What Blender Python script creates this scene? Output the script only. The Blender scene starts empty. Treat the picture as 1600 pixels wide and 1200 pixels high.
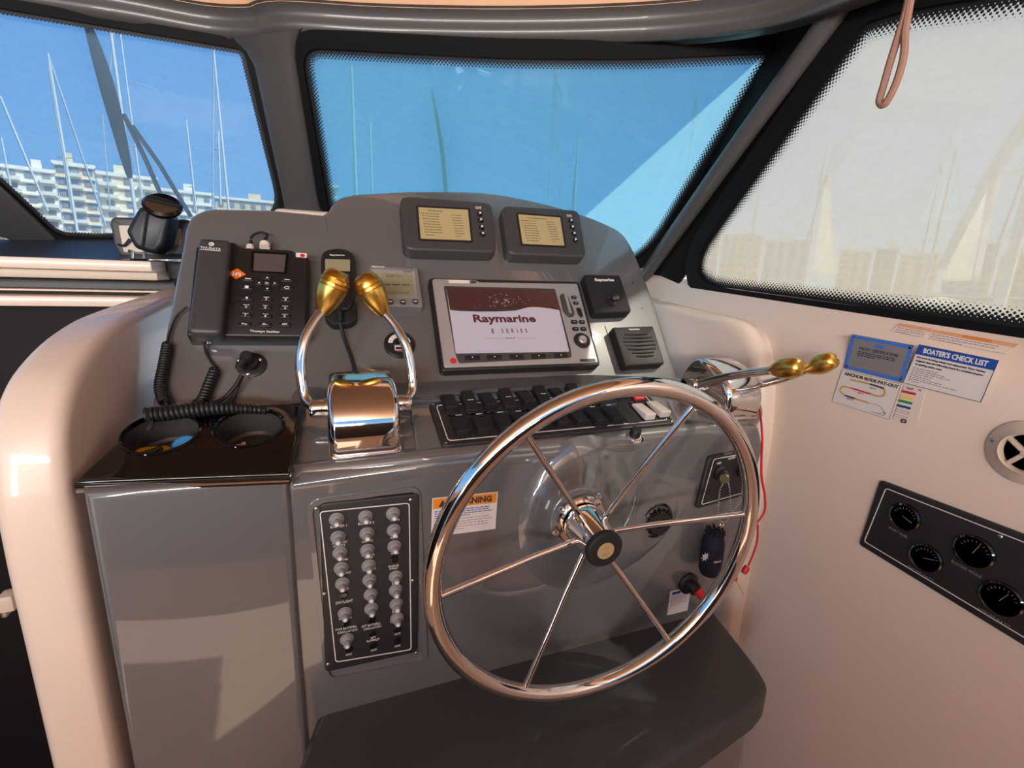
import bpy, bmesh, math, random
from mathutils import Vector, Matrix, Quaternion
random.seed(7)
D = bpy.data
SC = bpy.context.scene
COL = SC.collection
V = Vector
PI = math.pi

# ------------------------------------------------------------------ camera
FPX = 740.0
def _basis():
    dn = V((687 - 800, 3800 - 600, FPX)).normalized()
    z = -dn
    x = V((2800 - 800, 497 - 600, FPX)); x -= z * x.dot(z); x.normalize()
    y = z.cross(x)
    return Matrix((x, y, z))            # camera (right, down, forward) -> boat axes
RB = _basis()
cam = D.cameras.new('camera'); cam_o = D.objects.new('camera', cam); COL.objects.link(cam_o)
cam.sensor_width = 36; cam.lens = FPX / 1600 * 36; cam.clip_start = .01; cam.clip_end = 3000
_r, _d, _f = RB @ V((1, 0, 0)), RB @ V((0, 1, 0)), RB @ V((0, 0, 1))
cam_o.matrix_world = Matrix((( _r.x, -_d.x, -_f.x, 0), (_r.y, -_d.y, -_f.y, 0), (_r.z, -_d.z, -_f.z, 0), (0, 0, 0, 1)))
SC.camera = cam_o

# ------------------------------------------------------------------ light, sky, exposure
def lin(c):
    c = c / 255.0
    return c / 12.92 if c <= .04045 else ((c + .055) / 1.055) ** 2.4
def rgb(t): return (lin(t[0]), lin(t[1]), lin(t[2]), 1)
SC.view_settings.view_transform = 'Standard'; SC.view_settings.look = 'None'
SC.view_settings.gamma = 1; SC.view_settings.use_curve_mapping = False
SC.view_settings.exposure = 0.0
w = D.worlds.new('World'); SC.world = w; w.use_nodes = True
nt = w.node_tree; nt.nodes.clear()
wo = nt.nodes.new('ShaderNodeOutputWorld'); bg = nt.nodes.new('ShaderNodeBackground')
tc = nt.nodes.new('ShaderNodeTexCoord'); sx = nt.nodes.new('ShaderNodeSeparateXYZ')
cr = nt.nodes.new('ShaderNodeValToRGB')
nt.links.new(tc.outputs['Generated'], sx.inputs[0]); nt.links.new(sx.outputs['Z'], cr.inputs[0])
e = cr.color_ramp.elements
e[0].position = 0.0; e[0].color = rgb((178, 212, 240))
e[1].position = 1.0; e[1].color = rgb((48, 104, 178))
k = e.new(.12); k.color = rgb((134, 188, 236))
k = e.new(.40); k.color = rgb((92, 160, 228))
nt.links.new(cr.outputs[0], bg.inputs[0]); bg.inputs[1].default_value = 1.35
nt.links.new(bg.outputs[0], wo.inputs[0])
SUN = V((.55, -.33, .75)).normalized()
sl = D.lights.new('sun', 'SUN'); sl.energy = 8.0; sl.angle = math.radians(.6); sl.color = (1, .93, .82)
so = D.objects.new('sun', sl); COL.objects.link(so); so.rotation_euler = SUN.to_track_quat('Z', 'Y').to_euler(); so.location = (6, -2, 8)
al = D.lights.new('cockpit_daylight', 'AREA'); al.shape = 'RECTANGLE'; al.size = 2.6; al.size_y = 1.0; al.energy = 385; al.color = (1, .94, .885)
ao = D.objects.new('cockpit_daylight', al); COL.objects.link(ao); ao.location = (-.95, -2.55, .0)
ao.rotation_euler = V((-.5, -1, -.42)).to_track_quat('Z', 'Y').to_euler()
SC.cycles.use_denoising = True
SC.cycles.max_bounces = 12; SC.cycles.diffuse_bounces = 5; SC.cycles.glossy_bounces = 5; SC.cycles.transparent_max_bounces = 24
SC.cycles.caustics_reflective = False; SC.cycles.caustics_refractive = False
SC.cycles.sample_clamp_indirect = 6

# ------------------------------------------------------------------ planes and picking points on them
def ray(x, y): return RB @ V((x - 800, y - 600, FPX))
def hit(x, y, pl, off=0.0):
    r = ray(x, y); return r * ((pl[1] + off) / pl[0].dot(r))
def plane(n, p): n = V(n).normalized(); return (n, n.dot(V(p)))
S50, C50 = math.sin(math.radians(50)), math.cos(math.radians(50))
S20, C20 = math.sin(math.radians(20)), math.cos(math.radians(20))
PA = (V((0, -S50, C50)), -.7892)                       # instrument panel
PB = plane((0, -S20, C20), (.151, .652, -.277))        # ledge
PC = plane((0, -1, 0), (0, .66, 0))                    # console front
PL = plane((0, -1, 0), (0, .65, 0))                    # locker front
PW = plane((-1, 0, 0), (.9, 0, 0))                     # starboard wall
PR = plane((-1, 0, -.06), (.95, 0, 0))                 # starboard side window
PZ = lambda z: plane((0, 0, 1), (0, 0, z))
PX = lambda x: plane((-1, 0, 0), (x, 0, 0))
PY = lambda y: plane((0, -1, 0), (0, y, 0))
_A, _B, _C = hit(460, 62, PZ(.52)), hit(1215, 75, PZ(.52)), hit(1010, 430, PX(.95))
_n = (_B - _A).cross(_C - _A).normalized(); _n = -_n if _n.y > 0 else _n
PS = (_n, _n.dot(_A))                                  # starboard windscreen pane
_A1, _A2 = hit(380, 70, PZ(.52)), hit(0, 10, PZ(.52)); _B1 = hit(440, 325, PY(hit(505, 335, PS).y))
_n = (_A1 - _A2).cross(_B1 - _A2).normalized(); _n = -_n if _n.y > 0 else _n
PP = (_n, _n.dot(_A1))                                 # port windscreen pane

def mtx(o, x, y):
    x = V(x).normalized(); y = V(y); y = (y - x * x.dot(y)).normalized(); z = x.cross(y)
    return Matrix(((x.x, y.x, z.x, o[0]), (x.y, y.y, z.y, o[1]), (x.z, y.z, z.z, o[2]), (0, 0, 0, 1)))
class Fr:
    """a frame lying on a plane: x to the right, y up, z out of the surface"""
    def __init__(s, M, w=0, h=0): s.M, s.w, s.h = M, w, h; s.I = M.inverted()
    def L(s, px, py, z=0.0):
        a = s.I @ V((0, 0, 0)); b = s.I.to_3x3() @ ray(px, py)
        p = a + b * ((z - a.z) / b.z); return V((p.x, p.y))
def quad(tl, tr, br, bl, pl, off=0.0):
    a, b, c, d = [hit(*p, pl, off) for p in (tl, tr, br, bl)]
    u = ((b - a) + (c - d)) / 2; v = ((a - d) + (b - c)) / 2
    M = mtx((a + b + c + d) / 4, u, v); return Fr(M, u.length, v.length)
def at(px, py, pl, off=0.0, x=None):
    n = pl[0]; x = V(x) if x else V((1, 0, 0)); x = (x - n * n.dot(x)).normalized()
    return Fr(mtx(hit(px, py, pl, off), x, n.cross(x)))
WX = (0, -1, 0)                                        # "right" along the starboard wall

# ------------------------------------------------------------------ materials
MATS = {}
def mat(name, c, rough=.5, metal=0.0, coat=0.0, var=.04, emit=0.0, spec=.5, bump=0.0, scale=40.0, coat_rough=.05):
    m = D.materials.new(name); m.use_nodes = True; t = m.node_tree
    b = t.nodes['Principled BSDF']
    n = t.nodes.new('ShaderNodeTexNoise'); n.inputs['Scale'].default_value = scale; n.inputs['Detail'].default_value = 3
    tcn = t.nodes.new('ShaderNodeTexCoord'); t.links.new(tcn.outputs['Object'], n.inputs['Vector'])
    mx = t.nodes.new('ShaderNodeMix'); mx.data_type = 'RGBA'
    col = rgb(c); mx.inputs[6].default_value = tuple(x * (1 - var) for x in col[:3]) + (1,)
    mx.inputs[7].default_value = tuple(min(1, x * (1 + var)) for x in col[:3]) + (1,)
    t.links.new(n.outputs['Fac'], mx.inputs[0]); t.links.new(mx.outputs[2], b.inputs['Base Color'])
    b.inputs['Roughness'].default_value = rough; b.inputs['Metallic'].default_value = metal
    b.inputs['Coat Weight'].default_value = coat; b.inputs['Coat IOR'].default_value = 1.85 if coat >= .7 else 1.5; b.inputs['Coat Roughness'].default_value = coat_rough * (.5 if coat >= .7 else 1)
    b.inputs['Specular IOR Level'].default_value = spec
    if emit:
        t.links.new(mx.outputs[2], b.inputs['Emission Color']); b.inputs['Emission Strength'].default_value = emit
    if bump:
        bp = t.nodes.new('ShaderNodeBump'); bp.inputs['Strength'].default_value = bump; bp.inputs['Distance'].default_value = .002
        t.links.new(n.outputs['Fac'], bp.inputs['Height']); t.links.new(bp.outputs[0], b.inputs['Normal'])
    MATS[name] = m; return m
GEL = mat('grey_gelcoat', (97, 97, 98), .32, coat=.9, scale=6, var=.02)
GELD = mat('grey_gelcoat_step', (58, 60, 62), .5, coat=.15, scale=60, var=.05)
CREAM = mat('cream_gelcoat', (230, 212, 197), .35, coat=.25, scale=4, var=.02)
PEACH = mat('headliner_peach', (206, 156, 118), .6, scale=8)
LINER = mat('grey_headliner', (74, 71, 70), .38, coat=.2, scale=7)
CHROME = mat('polished_stainless', (232, 226, 220), .06, 1, var=.01)
CHROME2 = mat('brushed_steel', (190, 186, 180), .3, 1)
GOLD = mat('brushed_gold', (224, 178, 88), .28, 1, scale=120, var=.08)
BLK = mat('black_plastic', (30, 29, 29), .42, var=.08)
BLKM = mat('matt_black', (20, 20, 21), .7, var=.08)
BLKG = mat('gloss_black', (8, 8, 9), .08, coat=.5)
PLATE = mat('black_plate', (40, 39, 40), .45, scale=90)
CHAR = mat('charcoal_plastic', (62, 60, 60), .45, scale=80)
WELLM = mat('cup_well_grey', (60, 58, 56), .4)
RUB = mat('black_rubber', (24, 24, 25), .55)
WHITE = mat('white_print', (226, 222, 218), .6)
GREYP = mat('grey_print', (130, 128, 128), .6)
DKP = mat('dark_print', (52, 48, 50), .6)
SILV = mat('silver_plastic', (176, 172, 172), .34, .4, scale=90)
GREYB = mat('grey_instrument_plastic', (128, 124, 124), .45)
LCD = mat('lcd_olive', (140, 134, 104), .3, emit=.05, spec=.15)
LCDB = mat('lcd_beige', (172, 154, 112), .2, emit=.12)
LCDT = mat('lcd_ink', (112, 100, 74), .4)
SCRL = mat('plotter_screen_light', (168, 164, 176), .15, emit=.25)
SCRD = mat('plotter_screen_dark', (70, 44, 42), .15, emit=.12)
SCRT = mat('plotter_screen_ink', (84, 42, 50), .3, emit=.05)
PHSC = mat('phone_screen', (84, 76, 74), .12)
RED = mat('red_plastic', (206, 44, 48), .4)
ORANGE = mat('orange_label', (232, 108, 30), .5)
ORANGE2 = mat('warning_orange', (226, 136, 34), .5)
PALEO = mat('faded_orange_label', (226, 166, 120), .5)
PAPER = mat('paper_white', (222, 214, 210), .55)
STKW = mat('sticker_cream', (226, 210, 198), .45)
BLUE = mat('label_blue', (28, 74, 158), .45)
BLUEB = mat('border_blue', (58, 116, 206), .45, var=.3, scale=900)
PLATEG = mat('certificate_silver', (142, 138, 140), .4, .3)
NAVY = mat('navy_foam', (18, 20, 40), .8, bump=.3, scale=200)
WHPL = mat('white_rocker', (214, 206, 200), .4)
BOOT = mat('grey_rubber_boot', (150, 150, 152), .35, coat=.3)
CORD = mat('red_cord', (200, 30, 44), .6)
TAN = mat('tan_leather_cord', (142, 106, 90), .7, bump=.4, scale=160)
BLUEC = mat('blue_cap', (52, 132, 190), .45)
YEL = mat('yellow_plastic', (206, 166, 40), .5)
GRN = mat('green_print', (44, 140, 78), .5)
YELP = mat('yellow_print', (236, 206, 84), .5)
KEYM = mat('worn_key_brass', (138, 126, 100), .4, .8)
EMB = mat('emblem_beige', (190, 168, 122), .35, .3)
OCHRE = mat('ochre_print', (196, 162, 78), .5)
DEV = mat('dark_navy_device', (26, 30, 38), .45)
DASHD = mat('dark_dash_top', (42, 46, 56), .5)
VENTC = mat('vent_cream', (206, 190, 172), .45)
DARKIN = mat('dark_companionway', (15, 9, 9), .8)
HULL = mat('boat_white', (236, 236, 232), .4)
SAILC = mat('sail_white', (246, 244, 236), .7)
SAILC.node_tree.nodes['Principled BSDF'].inputs['Subsurface Weight'].default_value = 0
_t = SAILC.node_tree; _o = _t.nodes['Material Output']; _m = _t.nodes.new('ShaderNodeMixShader'); _l = _t.nodes.new('ShaderNodeBsdfTranslucent'); _l.inputs[0].default_value = rgb((250, 248, 240)); _m.inputs[0].default_value = .6
_t.links.new(_t.nodes['Principled BSDF'].outputs[0], _m.inputs[1]); _t.links.new(_l.outputs[0], _m.inputs[2]); _t.links.new(_m.outputs[0], _o.inputs[0])
MASTM = mat('mast_pale_alloy', (226, 226, 214), .4)
MASTD = mat('mast_dark', (92, 96, 100), .5); WIPM = mat('wiper_grey', (104, 108, 112), .6)
WIRE = mat('rigging_wire', (190, 196, 196), .4)
WATER = mat('harbour_water', (52, 84, 92), .12, scale=2, bump=.6)
B1 = mat('facade_cream', (246, 230, 194), .8); B2 = mat('facade_ochre', (238, 210, 164), .8); B3 = mat('facade_white', (246, 238, 218), .8)
WINB = mat('facade_window', (146, 148, 146), .3)
QUAY = mat('quay_stone', (150, 140, 124), .9)
CARPET = mat('cabin_sole', (204, 184, 162), .7, scale=30, var=.05)
BLOCKM = mat('dark_upholstery', (62, 52, 48), .8)  # dark brown for the added aft blocker, keeps reflections and bounce low
TEAK = mat('cockpit_sole', (216, 190, 160), .6, scale=12, var=.08)

def frit_mat():
    m = D.materials.new('black_frit_dots'); m.use_nodes = True; t = m.node_tree; t.nodes.clear()
    N = t.nodes.new; Lk = t.links.new
    out = N('ShaderNodeOutputMaterial'); mixs = N('ShaderNodeMixShader'); tr = N('ShaderNodeBsdfTransparent'); pb = N('ShaderNodeBsdfPrincipled')
    pb.inputs['Base Color'].default_value = (.006, .006, .007, 1); pb.inputs['Roughness'].default_value = .5
    uv = N('ShaderNodeUVMap'); sep = N('ShaderNodeSeparateXYZ'); Lk(uv.outputs[0], sep.inputs[0])
    def mth(op, a, b=None):
        n = N('ShaderNodeMath'); n.operation = op
        for i, q in enumerate((a, b)):
            if q is None: continue
            if isinstance(q, (int, float)): n.inputs[i].default_value = q
            else: Lk(q, n.inputs[i])
        return n.outputs[0]
    def cell(ou, ov):
        fu = mth('SUBTRACT', mth('FRACT', mth('ADD', sep.outputs[0], ou)), .5)
        fv = mth('SUBTRACT', mth('FRACT', mth('ADD', sep.outputs[1], ov)), .5)
        return mth('SQRT', mth('ADD', mth('MULTIPLY', fu, fu), mth('MULTIPLY', fv, fv)))
    d = mth('MINIMUM', cell(0, 0), cell(.5, .5))
    R = mth('SUBTRACT', .56, mth('MULTIPLY', sep.outputs[1], .135))
    Lk(mth('LESS_THAN', d, R), mixs.inputs[0]); Lk(tr.outputs[0], mixs.inputs[1]); Lk(pb.outputs[0], mixs.inputs[2]); Lk(mixs.outputs[0], out.inputs[0])
    return m
FRITD = frit_mat()
FRIT = mat('black_frit', (10, 10, 10), .65, spec=.2)
def glass_mat(name, tint):
    m = D.materials.new(name); m.use_nodes = True; t = m.node_tree; t.nodes.clear()
    out = t.nodes.new('ShaderNodeOutputMaterial'); mx = t.nodes.new('ShaderNodeMixShader'); tr = t.nodes.new('ShaderNodeBsdfTransparent'); g = t.nodes.new('ShaderNodeBsdfGlossy')
    lw = t.nodes.new('ShaderNodeLayerWeight'); lw.inputs['Blend'].default_value = .5
    pw = t.nodes.new('ShaderNodeMath'); pw.operation = 'POWER'; pw.inputs[1].default_value = 5; t.links.new(lw.outputs['Facing'], pw.inputs[0])
    fr = t.nodes.new('ShaderNodeMath'); fr.operation = 'MULTIPLY_ADD'; fr.inputs[1].default_value = .5; fr.inputs[2].default_value = .02; t.links.new(pw.outputs[0], fr.inputs[0])
    tr.inputs[0].default_value = tint; g.inputs['Roughness'].default_value = .02
    t.links.new(fr.outputs[0], mx.inputs[0]); t.links.new(tr.outputs[0], mx.inputs[1]); t.links.new(g.outputs[0], mx.inputs[2]); t.links.new(mx.outputs[0], out.inputs[0]); return m
def mesh_mat(name, cover, col, trans):
    """woven sun mesh: open holes let the view through, the threads scatter the sun"""
    m = D.materials.new(name); m.use_nodes = True; t = m.node_tree; t.nodes.clear()
    N = t.nodes.new; Lk = t.links.new
    out = N('ShaderNodeOutputMaterial'); mx = N('ShaderNodeMixShader'); tr = N('ShaderNodeBsdfTransparent')
    m2 = N('ShaderNodeMixShader'); df = N('ShaderNodeBsdfDiffuse'); tl = N('ShaderNodeBsdfTranslucent')
    tcn = N('ShaderNodeTexCoord'); ns = N('ShaderNodeTexNoise'); ns.inputs['Scale'].default_value = 30; ns.inputs['Detail'].default_value = 8; ns.inputs['Roughness'].default_value = .72
    mp = N('ShaderNodeMapping'); mp.inputs['Scale'].default_value = (1, 2.5, 1); mp.inputs['Rotation'].default_value = (0, 0, .7)
    Lk(tcn.outputs['Object'], mp.inputs[0]); Lk(mp.outputs[0], ns.inputs['Vector'])
    mr = N('ShaderNodeMapRange'); mr.inputs[1].default_value = .3; mr.inputs[2].default_value = .7; mr.inputs[3].default_value = cover - .025; mr.inputs[4].default_value = cover + .025
    Lk(ns.outputs['Fac'], mr.inputs[0]); Lk(mr.outputs[0], mx.inputs[0])
    df.inputs[0].default_value = rgb(col); tl.inputs[0].default_value = rgb(col); m2.inputs[0].default_value = trans
    Lk(df.outputs[0], m2.inputs[1]); Lk(tl.outputs[0], m2.inputs[2]); Lk(tr.outputs[0], mx.inputs[1]); Lk(m2.outputs[0], mx.inputs[2]); Lk(mx.outputs[0], out.inputs[0]); return m
GL_P = glass_mat('port_glass', (.84, .93, 1, 1)); GL_C = glass_mat('front_glass', (.58, .84, .99, 1)); GL_S = glass_mat('side_glass', (.88, .87, .83, 1))
MSH_P = mesh_mat('grey_sun_mesh_port', .26, (190, 194, 198), .5)
MSH_C = mesh_mat('grey_sun_mesh_front', .46, (255, 243, 212), .78)
MSH_S = mesh_mat('pale_sun_mesh_side', .50, (236, 228, 216), .62)

# ------------------------------------------------------------------ mesh building
def area2(p): return sum(p[i][0] * p[(i + 1) % len(p)][1] - p[(i + 1) % len(p)][0] * p[i][1] for i in range(len(p)))
def ccw(p): return list(p) if area2(p) > 0 else list(reversed(p))
def inset(p, d):
    n = len(p); out = []
    for i in range(n):
        a, b, c = V(p[i - 1][:2]), V(p[i][:2]), V(p[(i + 1) % n][:2])
        e1 = (b - a); e2 = (c - b)
        if e1.length < 1e-9 or e2.length < 1e-9: out.append(b); continue
        n1 = V((-e1.y, e1.x)).normalized(); n2 = V((-e2.y, e2.x)).normalized()
        m = n1 + n2
        if m.length < 1e-6: m = n1.copy()
        m.normalize(); k = max(.35, m.dot(n1)); out.append(b + m * (d / k))
    return out
def circ(r, n=24, cx=0, cy=0, ry=None): return [V((cx + r * math.cos(2 * PI * i / n), cy + (ry or r) * math.sin(2 * PI * i / n))) for i in range(n)]
def roundp(pts, r, n=5):
    pts = ccw([V(p[:2]) for p in pts]); out = []
    rs = r if isinstance(r, (list, tuple)) else [r] * len(pts)
    for i in range(len(pts)):
        a, b, c = pts[i - 1], pts[i], pts[(i + 1) % len(pts)]
        u = (a - b); v = (c - b); q = min(rs[i], u.length * .49, v.length * .49)
        if q < 1e-6: out.append(b.copy()); continue
        p0 = b + u.normalized() * q; p1 = b + v.normalized() * q
        for k in range(n + 1):
            t = k / n; out.append(p0 * (1 - t) ** 2 + b * 2 * t * (1 - t) + p1 * t * t)
    return out
def rr(w, h, r=0.0, n=5, cx=0, cy=0): return roundp([(cx - w / 2, cy - h / 2), (cx + w / 2, cy - h / 2), (cx + w / 2, cy + h / 2), (cx - w / 2, cy + h / 2)], r, n)
def spl(pts, n=8, closed=False):
    P = [V(p) for p in pts]; out = []; m = len(P)
    for i in range(m if closed else m - 1):
        if closed: a, b, c, d = P[i - 1], P[i], P[(i + 1) % m], P[(i + 2) % m]
        else: a, b, c, d = P[max(i - 1, 0)], P[i], P[i + 1], P[min(i + 2, m - 1)]
        for k in range(n):
            t = k / n; out.append(.5 * ((2 * b) + (c - a) * t + (2 * a - 5 * b + 4 * c - d) * t * t + (3 * b - a - 3 * c + d) * t ** 3))
    if not closed: out.append(P[-1].copy())
    return out
class MB:
    def __init__(s): s.v = []; s.f = []; s.uv = None
    def add(s, vs, fs, M=None):
        k = len(s.v); s.v += [(M @ V(q) if M else V(q)) for q in vs]; s.f += [tuple(i + k for i in f) for f in fs]; return s
    def layers(s, L, caps=(True, True), M=None, closed=True):
        n = len(L[0]); vs = [q for l in L for q in l]; fs = []
        for j in range(len(L) - 1):
            for i in range(n if closed else n - 1): fs.append((j * n + i, j * n + (i + 1) % n, (j + 1) * n + (i + 1) % n, (j + 1) * n + i))
        if caps[0]: fs.append(tuple(reversed(range(n))))
        if caps[1]: fs.append(tuple((len(L) - 1) * n + i for i in range(n)))
        return s.add(vs, fs, M)
    def prism(s, poly, z0, z1, bev=0.0, seg=3, M=None, both=False):
        p = ccw([V(q[:2]) for q in poly]); L = []
        z3 = lambda q, z: [V((a.x, a.y, z)) for a in q]
        if bev and both:
            for k in range(seg): a = k / seg * PI / 2; L.append(z3(inset(p, bev * (1 - math.sin(a))), z0 + bev * (1 - math.cos(a))))
            L.append(z3(p, z0 + bev))
        else: L.append(z3(p, z0))
        if bev:
            L.append(z3(p, z1 - bev))
            for k in range(1, seg + 1): a = k / seg * PI / 2; L.append(z3(inset(p, bev * (1 - math.cos(a))), z1 - bev + bev * math.sin(a)))
        else: L.append(z3(p, z1))
        return s.layers(L, M=M)
    def box(s, c, d, bev=0.0, M=None):
        T = Matrix.Translation(V(c)); T = M @ T if M else T
        return s.prism(rr(d[0], d[1], bev, 2), -d[2] / 2, d[2] / 2, bev * .8, 2, T, True)
    def ring(s, a, b, z0, z1, M=None):
        """flat frame between outline a (outer) and b (inner, same count)"""
        n = len(a); L = []
        for q, z in ((a, z0), (a, z1), (b, z1), (b, z0)): L.append([V((x[0], x[1], z)) for x in q])
        L.append(L[0]); return s.layers(L, (False, False), M)
    def bead(s, poly, r, M=None, z=0.0, n=6): return s.tube([V((q[0], q[1], z)) for q in poly], r, n, True, M)
    def line(s, poly, wd, z, M=None, th=.0004): p = ccw(poly); return s.ring(p, inset(p, wd), z - th, z + th, M)
    def lathe(s, prof, n=24, M=None, caps=True):
        L = [[V((r * math.cos(2 * PI * i / n), r * math.sin(2 * PI * i / n), z)) for i in range(n)] for r, z in prof]
        return s.layers(L, (caps and prof[0][0] > 1e-5, caps and prof[-1][0] > 1e-5), M)
    def tube(s, pts, r, n=10, closed=False, M=None, flat=1.0):
        P = [V(p) for p in pts]; m = len(P); L = []; ref = None
        for i in range(m):
            t = (P[(i + 1) % m] - P[i - 1]) if closed else (P[min(i + 1, m - 1)] - P[max(i - 1, 0)])
            t.normalize()
            if ref is None: ref = V((0, 0, 1)) if abs(t.z) < .9 else V((1, 0, 0))
            u = ref - t * ref.dot(t)
            u.normalize(); ref = u; v = t.cross(u); q = r(i / (m - 1)) if callable(r) else r
            L.append([P[i] + u * (q * math.cos(2 * PI * k / n)) + v * (q * flat * math.sin(2 * PI * k / n)) for k in range(n)])
        if closed: L.append(L[0]); return s.layers(L, (False, False), M)
        return s.layers(L, M=M)
    def mesh(s, name, m, sharp=38):
        me = D.meshes.new(name); me.from_pydata([tuple(q) for q in s.v], [], s.f)
        bm = bmesh.new(); bm.from_mesh(me); bmesh.ops.remove_doubles(bm, verts=bm.verts, dist=1e-6); bmesh.ops.recalc_face_normals(bm, faces=bm.faces); bm.to_mesh(me); bm.free()
        me.polygons.foreach_set('use_smooth', [True] * len(me.polygons)); me.set_sharp_from_angle(angle=math.radians(sharp))
        me.materials.append(m); return me
    def build(s, name, m, parent=None, M=None, sharp=38):
        return link(name, s.mesh(name, m, sharp), parent, M)
def link(name, me, parent=None, M=None):
    o = D.objects.new(name, me); COL.objects.link(o)
    if parent: o.parent = parent
    if M is not None: o.matrix_local = M
    return o
def tag(o, label, cat, group=None):
    o['label'] = label; o['category'] = cat
    if group: o['group'] = group
    return o
def thing(name, label, cat, M=None, group=None):
    o = D.objects.new(name, None); o.empty_display_size = .02; COL.objects.link(o)
    if M is not None: o.matrix_world = M
    return tag(o, label, cat, group)
def struct(o): o['kind'] = 'structure'; return o
def sroot(name, M=None):
    o = D.objects.new(name, None); o.empty_display_size = .02; COL.objects.link(o)
    if M is not None: o.matrix_world = M
    return struct(o)
_tx = {}
def txt(parent, s, x, y, wd, ht, m, z=.0006, rot=0.0, bold=.0, name='lettering', align='C'):
    """lettering as thin raised print; wd x ht is the size of its box"""
    key = (s, m.name, bold)
    if key not in _tx:
        c = D.curves.new('lettering', 'FONT'); c.body = s; c.align_x = 'LEFT'; c.resolution_u = 2; c.extrude = .004; c.offset = bold
        o = D.objects.new('tmp', c); me = D.meshes.new_from_object(o); D.objects.remove(o); D.curves.remove(c)
        xs = [q.co.x for q in me.vertices]; ys = [q.co.y for q in me.vertices]
        if not xs: return None
        bx = (min(xs), max(xs), min(ys), max(ys)); _tx[key] = (me, bx)
        me.transform(Matrix.Translation((-(bx[0] + bx[1]) / 2, -(bx[2] + bx[3]) / 2, 0)))
        me.materials.clear(); me.materials.append(m)
    me, bx = _tx[key]
    sx_ = wd / (bx[1] - bx[0]); sy_ = ht / (bx[3] - bx[2])
    M = Matrix.Translation((x, y, z)) @ Matrix.Rotation(rot, 4, 'Z') @ Matrix.Diagonal((sx_, sy_, .08, 1))
    return link(name, me, parent, M)
def bars(parent, x, y, wd, n, pitch, m, th=.0012, z=.0006, seed=0, name='text_lines'):
    """rows of print too small to read"""
    R = random.Random(seed); b = MB()
    for i in range(n):
        cx = x; end = x + wd * (1 if i < n - 1 else R.uniform(.45, .8)) * R.uniform(.9, 1)
        while cx < end - .001:
            l = R.uniform(.003, .008) * min(1, wd / .05); l = min(l, end - cx)
            yy = y - i * pitch; b.add([(cx, yy - th / 2, z), (cx + l, yy - th / 2, z), (cx + l, yy + th / 2, z), (cx, yy + th / 2, z)], [(0, 1, 2, 3)]); cx += l + .0012
    return b.build(name, m, parent)
def screw(parent, x, y, r=.003, m=None, z=0.0):
    return MB().lathe([(r, z), (r, z + r * .3), (r * .6, z + r * .6), (0, z + r * .65)], 12, Matrix.Translation((x, y, 0))).build('screw', m or CHROME2, parent)
def cut(o, cutters):
    for c in cutters:
        md = o.modifiers.new('cut', 'BOOLEAN'); md.operation = 'DIFFERENCE'; md.solver = 'EXACT'; md.object = c
    bpy.context.view_layer.update(); dg = bpy.context.evaluated_depsgraph_get(); dg.update(); me = D.meshes.new_from_object(o.evaluated_get(dg))
    o.modifiers.clear(); o.data = me
    for c in cutters: D.objects.remove(c)
    me.polygons.foreach_set('use_smooth', [True] * len(me.polygons)); me.set_sharp_from_angle(angle=math.radians(35))

# ================================================================== THE SETTING
FLOOR = -1.42
sole = MB().prism(rr(3.6, 3.6, .02, 2, -.1, -.2), FLOOR - .06, FLOOR).build('floor', CARPET); struct(sole)
ck = MB().prism(rr(3.6, 4.4, .02, 2, -.1, -4.2), FLOOR - .06, FLOOR - .005).build('floor_cockpit', TEAK); struct(ck)
for sx_, nm in ((1, 'wall_cockpit_right'), (-1, 'wall_cockpit_left')):
    struct(MB().box((-.1 + sx_ * 1.62, -3.9, -1.0), (.3, 5.0, .86), .06).build(nm, CREAM))
struct(MB().box((-.1, -6.35, -1.0), (3.5, .25, .86), .06).build('wall_stern', CREAM))

struct(MB().box((-.1, -1.75, -.66), (3.3, .08, 1.52), .02).build('wall_aft', BLOCKM))  # unseen panel added behind the helm to shade the lower console
# ---- starboard inner wall, sloping sill up to the side window
def zsill(y): return -.060 + (y - .39) * .0714
def wall_sec(y):
    z = zsill(y); S = [(.99, z + .012), (.958, z + .010), (.950, z - .002), (.941, z - .016), (.922, z - .042), (.908, z - .062), (.902, z - .085), (.900, z - .12), (.900, -.6), (.897, -1.0), (.885, -1.3), (.875, FLOOR), (.99, FLOOR)]
    return [V((a, y, b)) for a, b in S]
struct(MB().layers([wall_sec(y) for y in (1.5, 1.0, .5, 0, -.6, -1.6)]).build('wall_right', CREAM, sharp=60))
# forward wing of the starboard wall beside the console, with a soft rounded aft edge
fw = Fr(mtx((.858, 0, 0), WX, (0, 0, 1)))
pad = [V((-1.36, -1.41)), V((-.728, -1.41)), V((-.728, -.60))] + spl([V((-.73, -.33)), V((-.742, -.22)), V((-.765, -.145)), V((-.80, -.105)), V((-.86, -.085)), V((-1.0, -.075)), V((-1.36, -.04))], 4)
struct(MB().prism(pad, -.06, 0, .03, 5).build('wall_forward_right', CREAM, None, fw.M, sharp=70))
# ---- wing between helm and companionway (port side of the helm)
fw = Fr(mtx((-.338, 0, 0), WX, (0, 0, 1)))
wing = [V((-1.50, -1.41)), V((-.655, -1.41)), V((-.655, -.36))] + spl([V((-.658, -.27)), V((-.672, -.208)), V((-.70, -.165)), V((-.75, -.13)), V((-.85, -.098)), V((-1.0, -.08)), V((-1.5, -.05))], 5)
struct(MB().prism(wing, -.036, .036, .017, 4, both=True).build('wall_helm_left', CREAM, None, fw.M, sharp=70))

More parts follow.
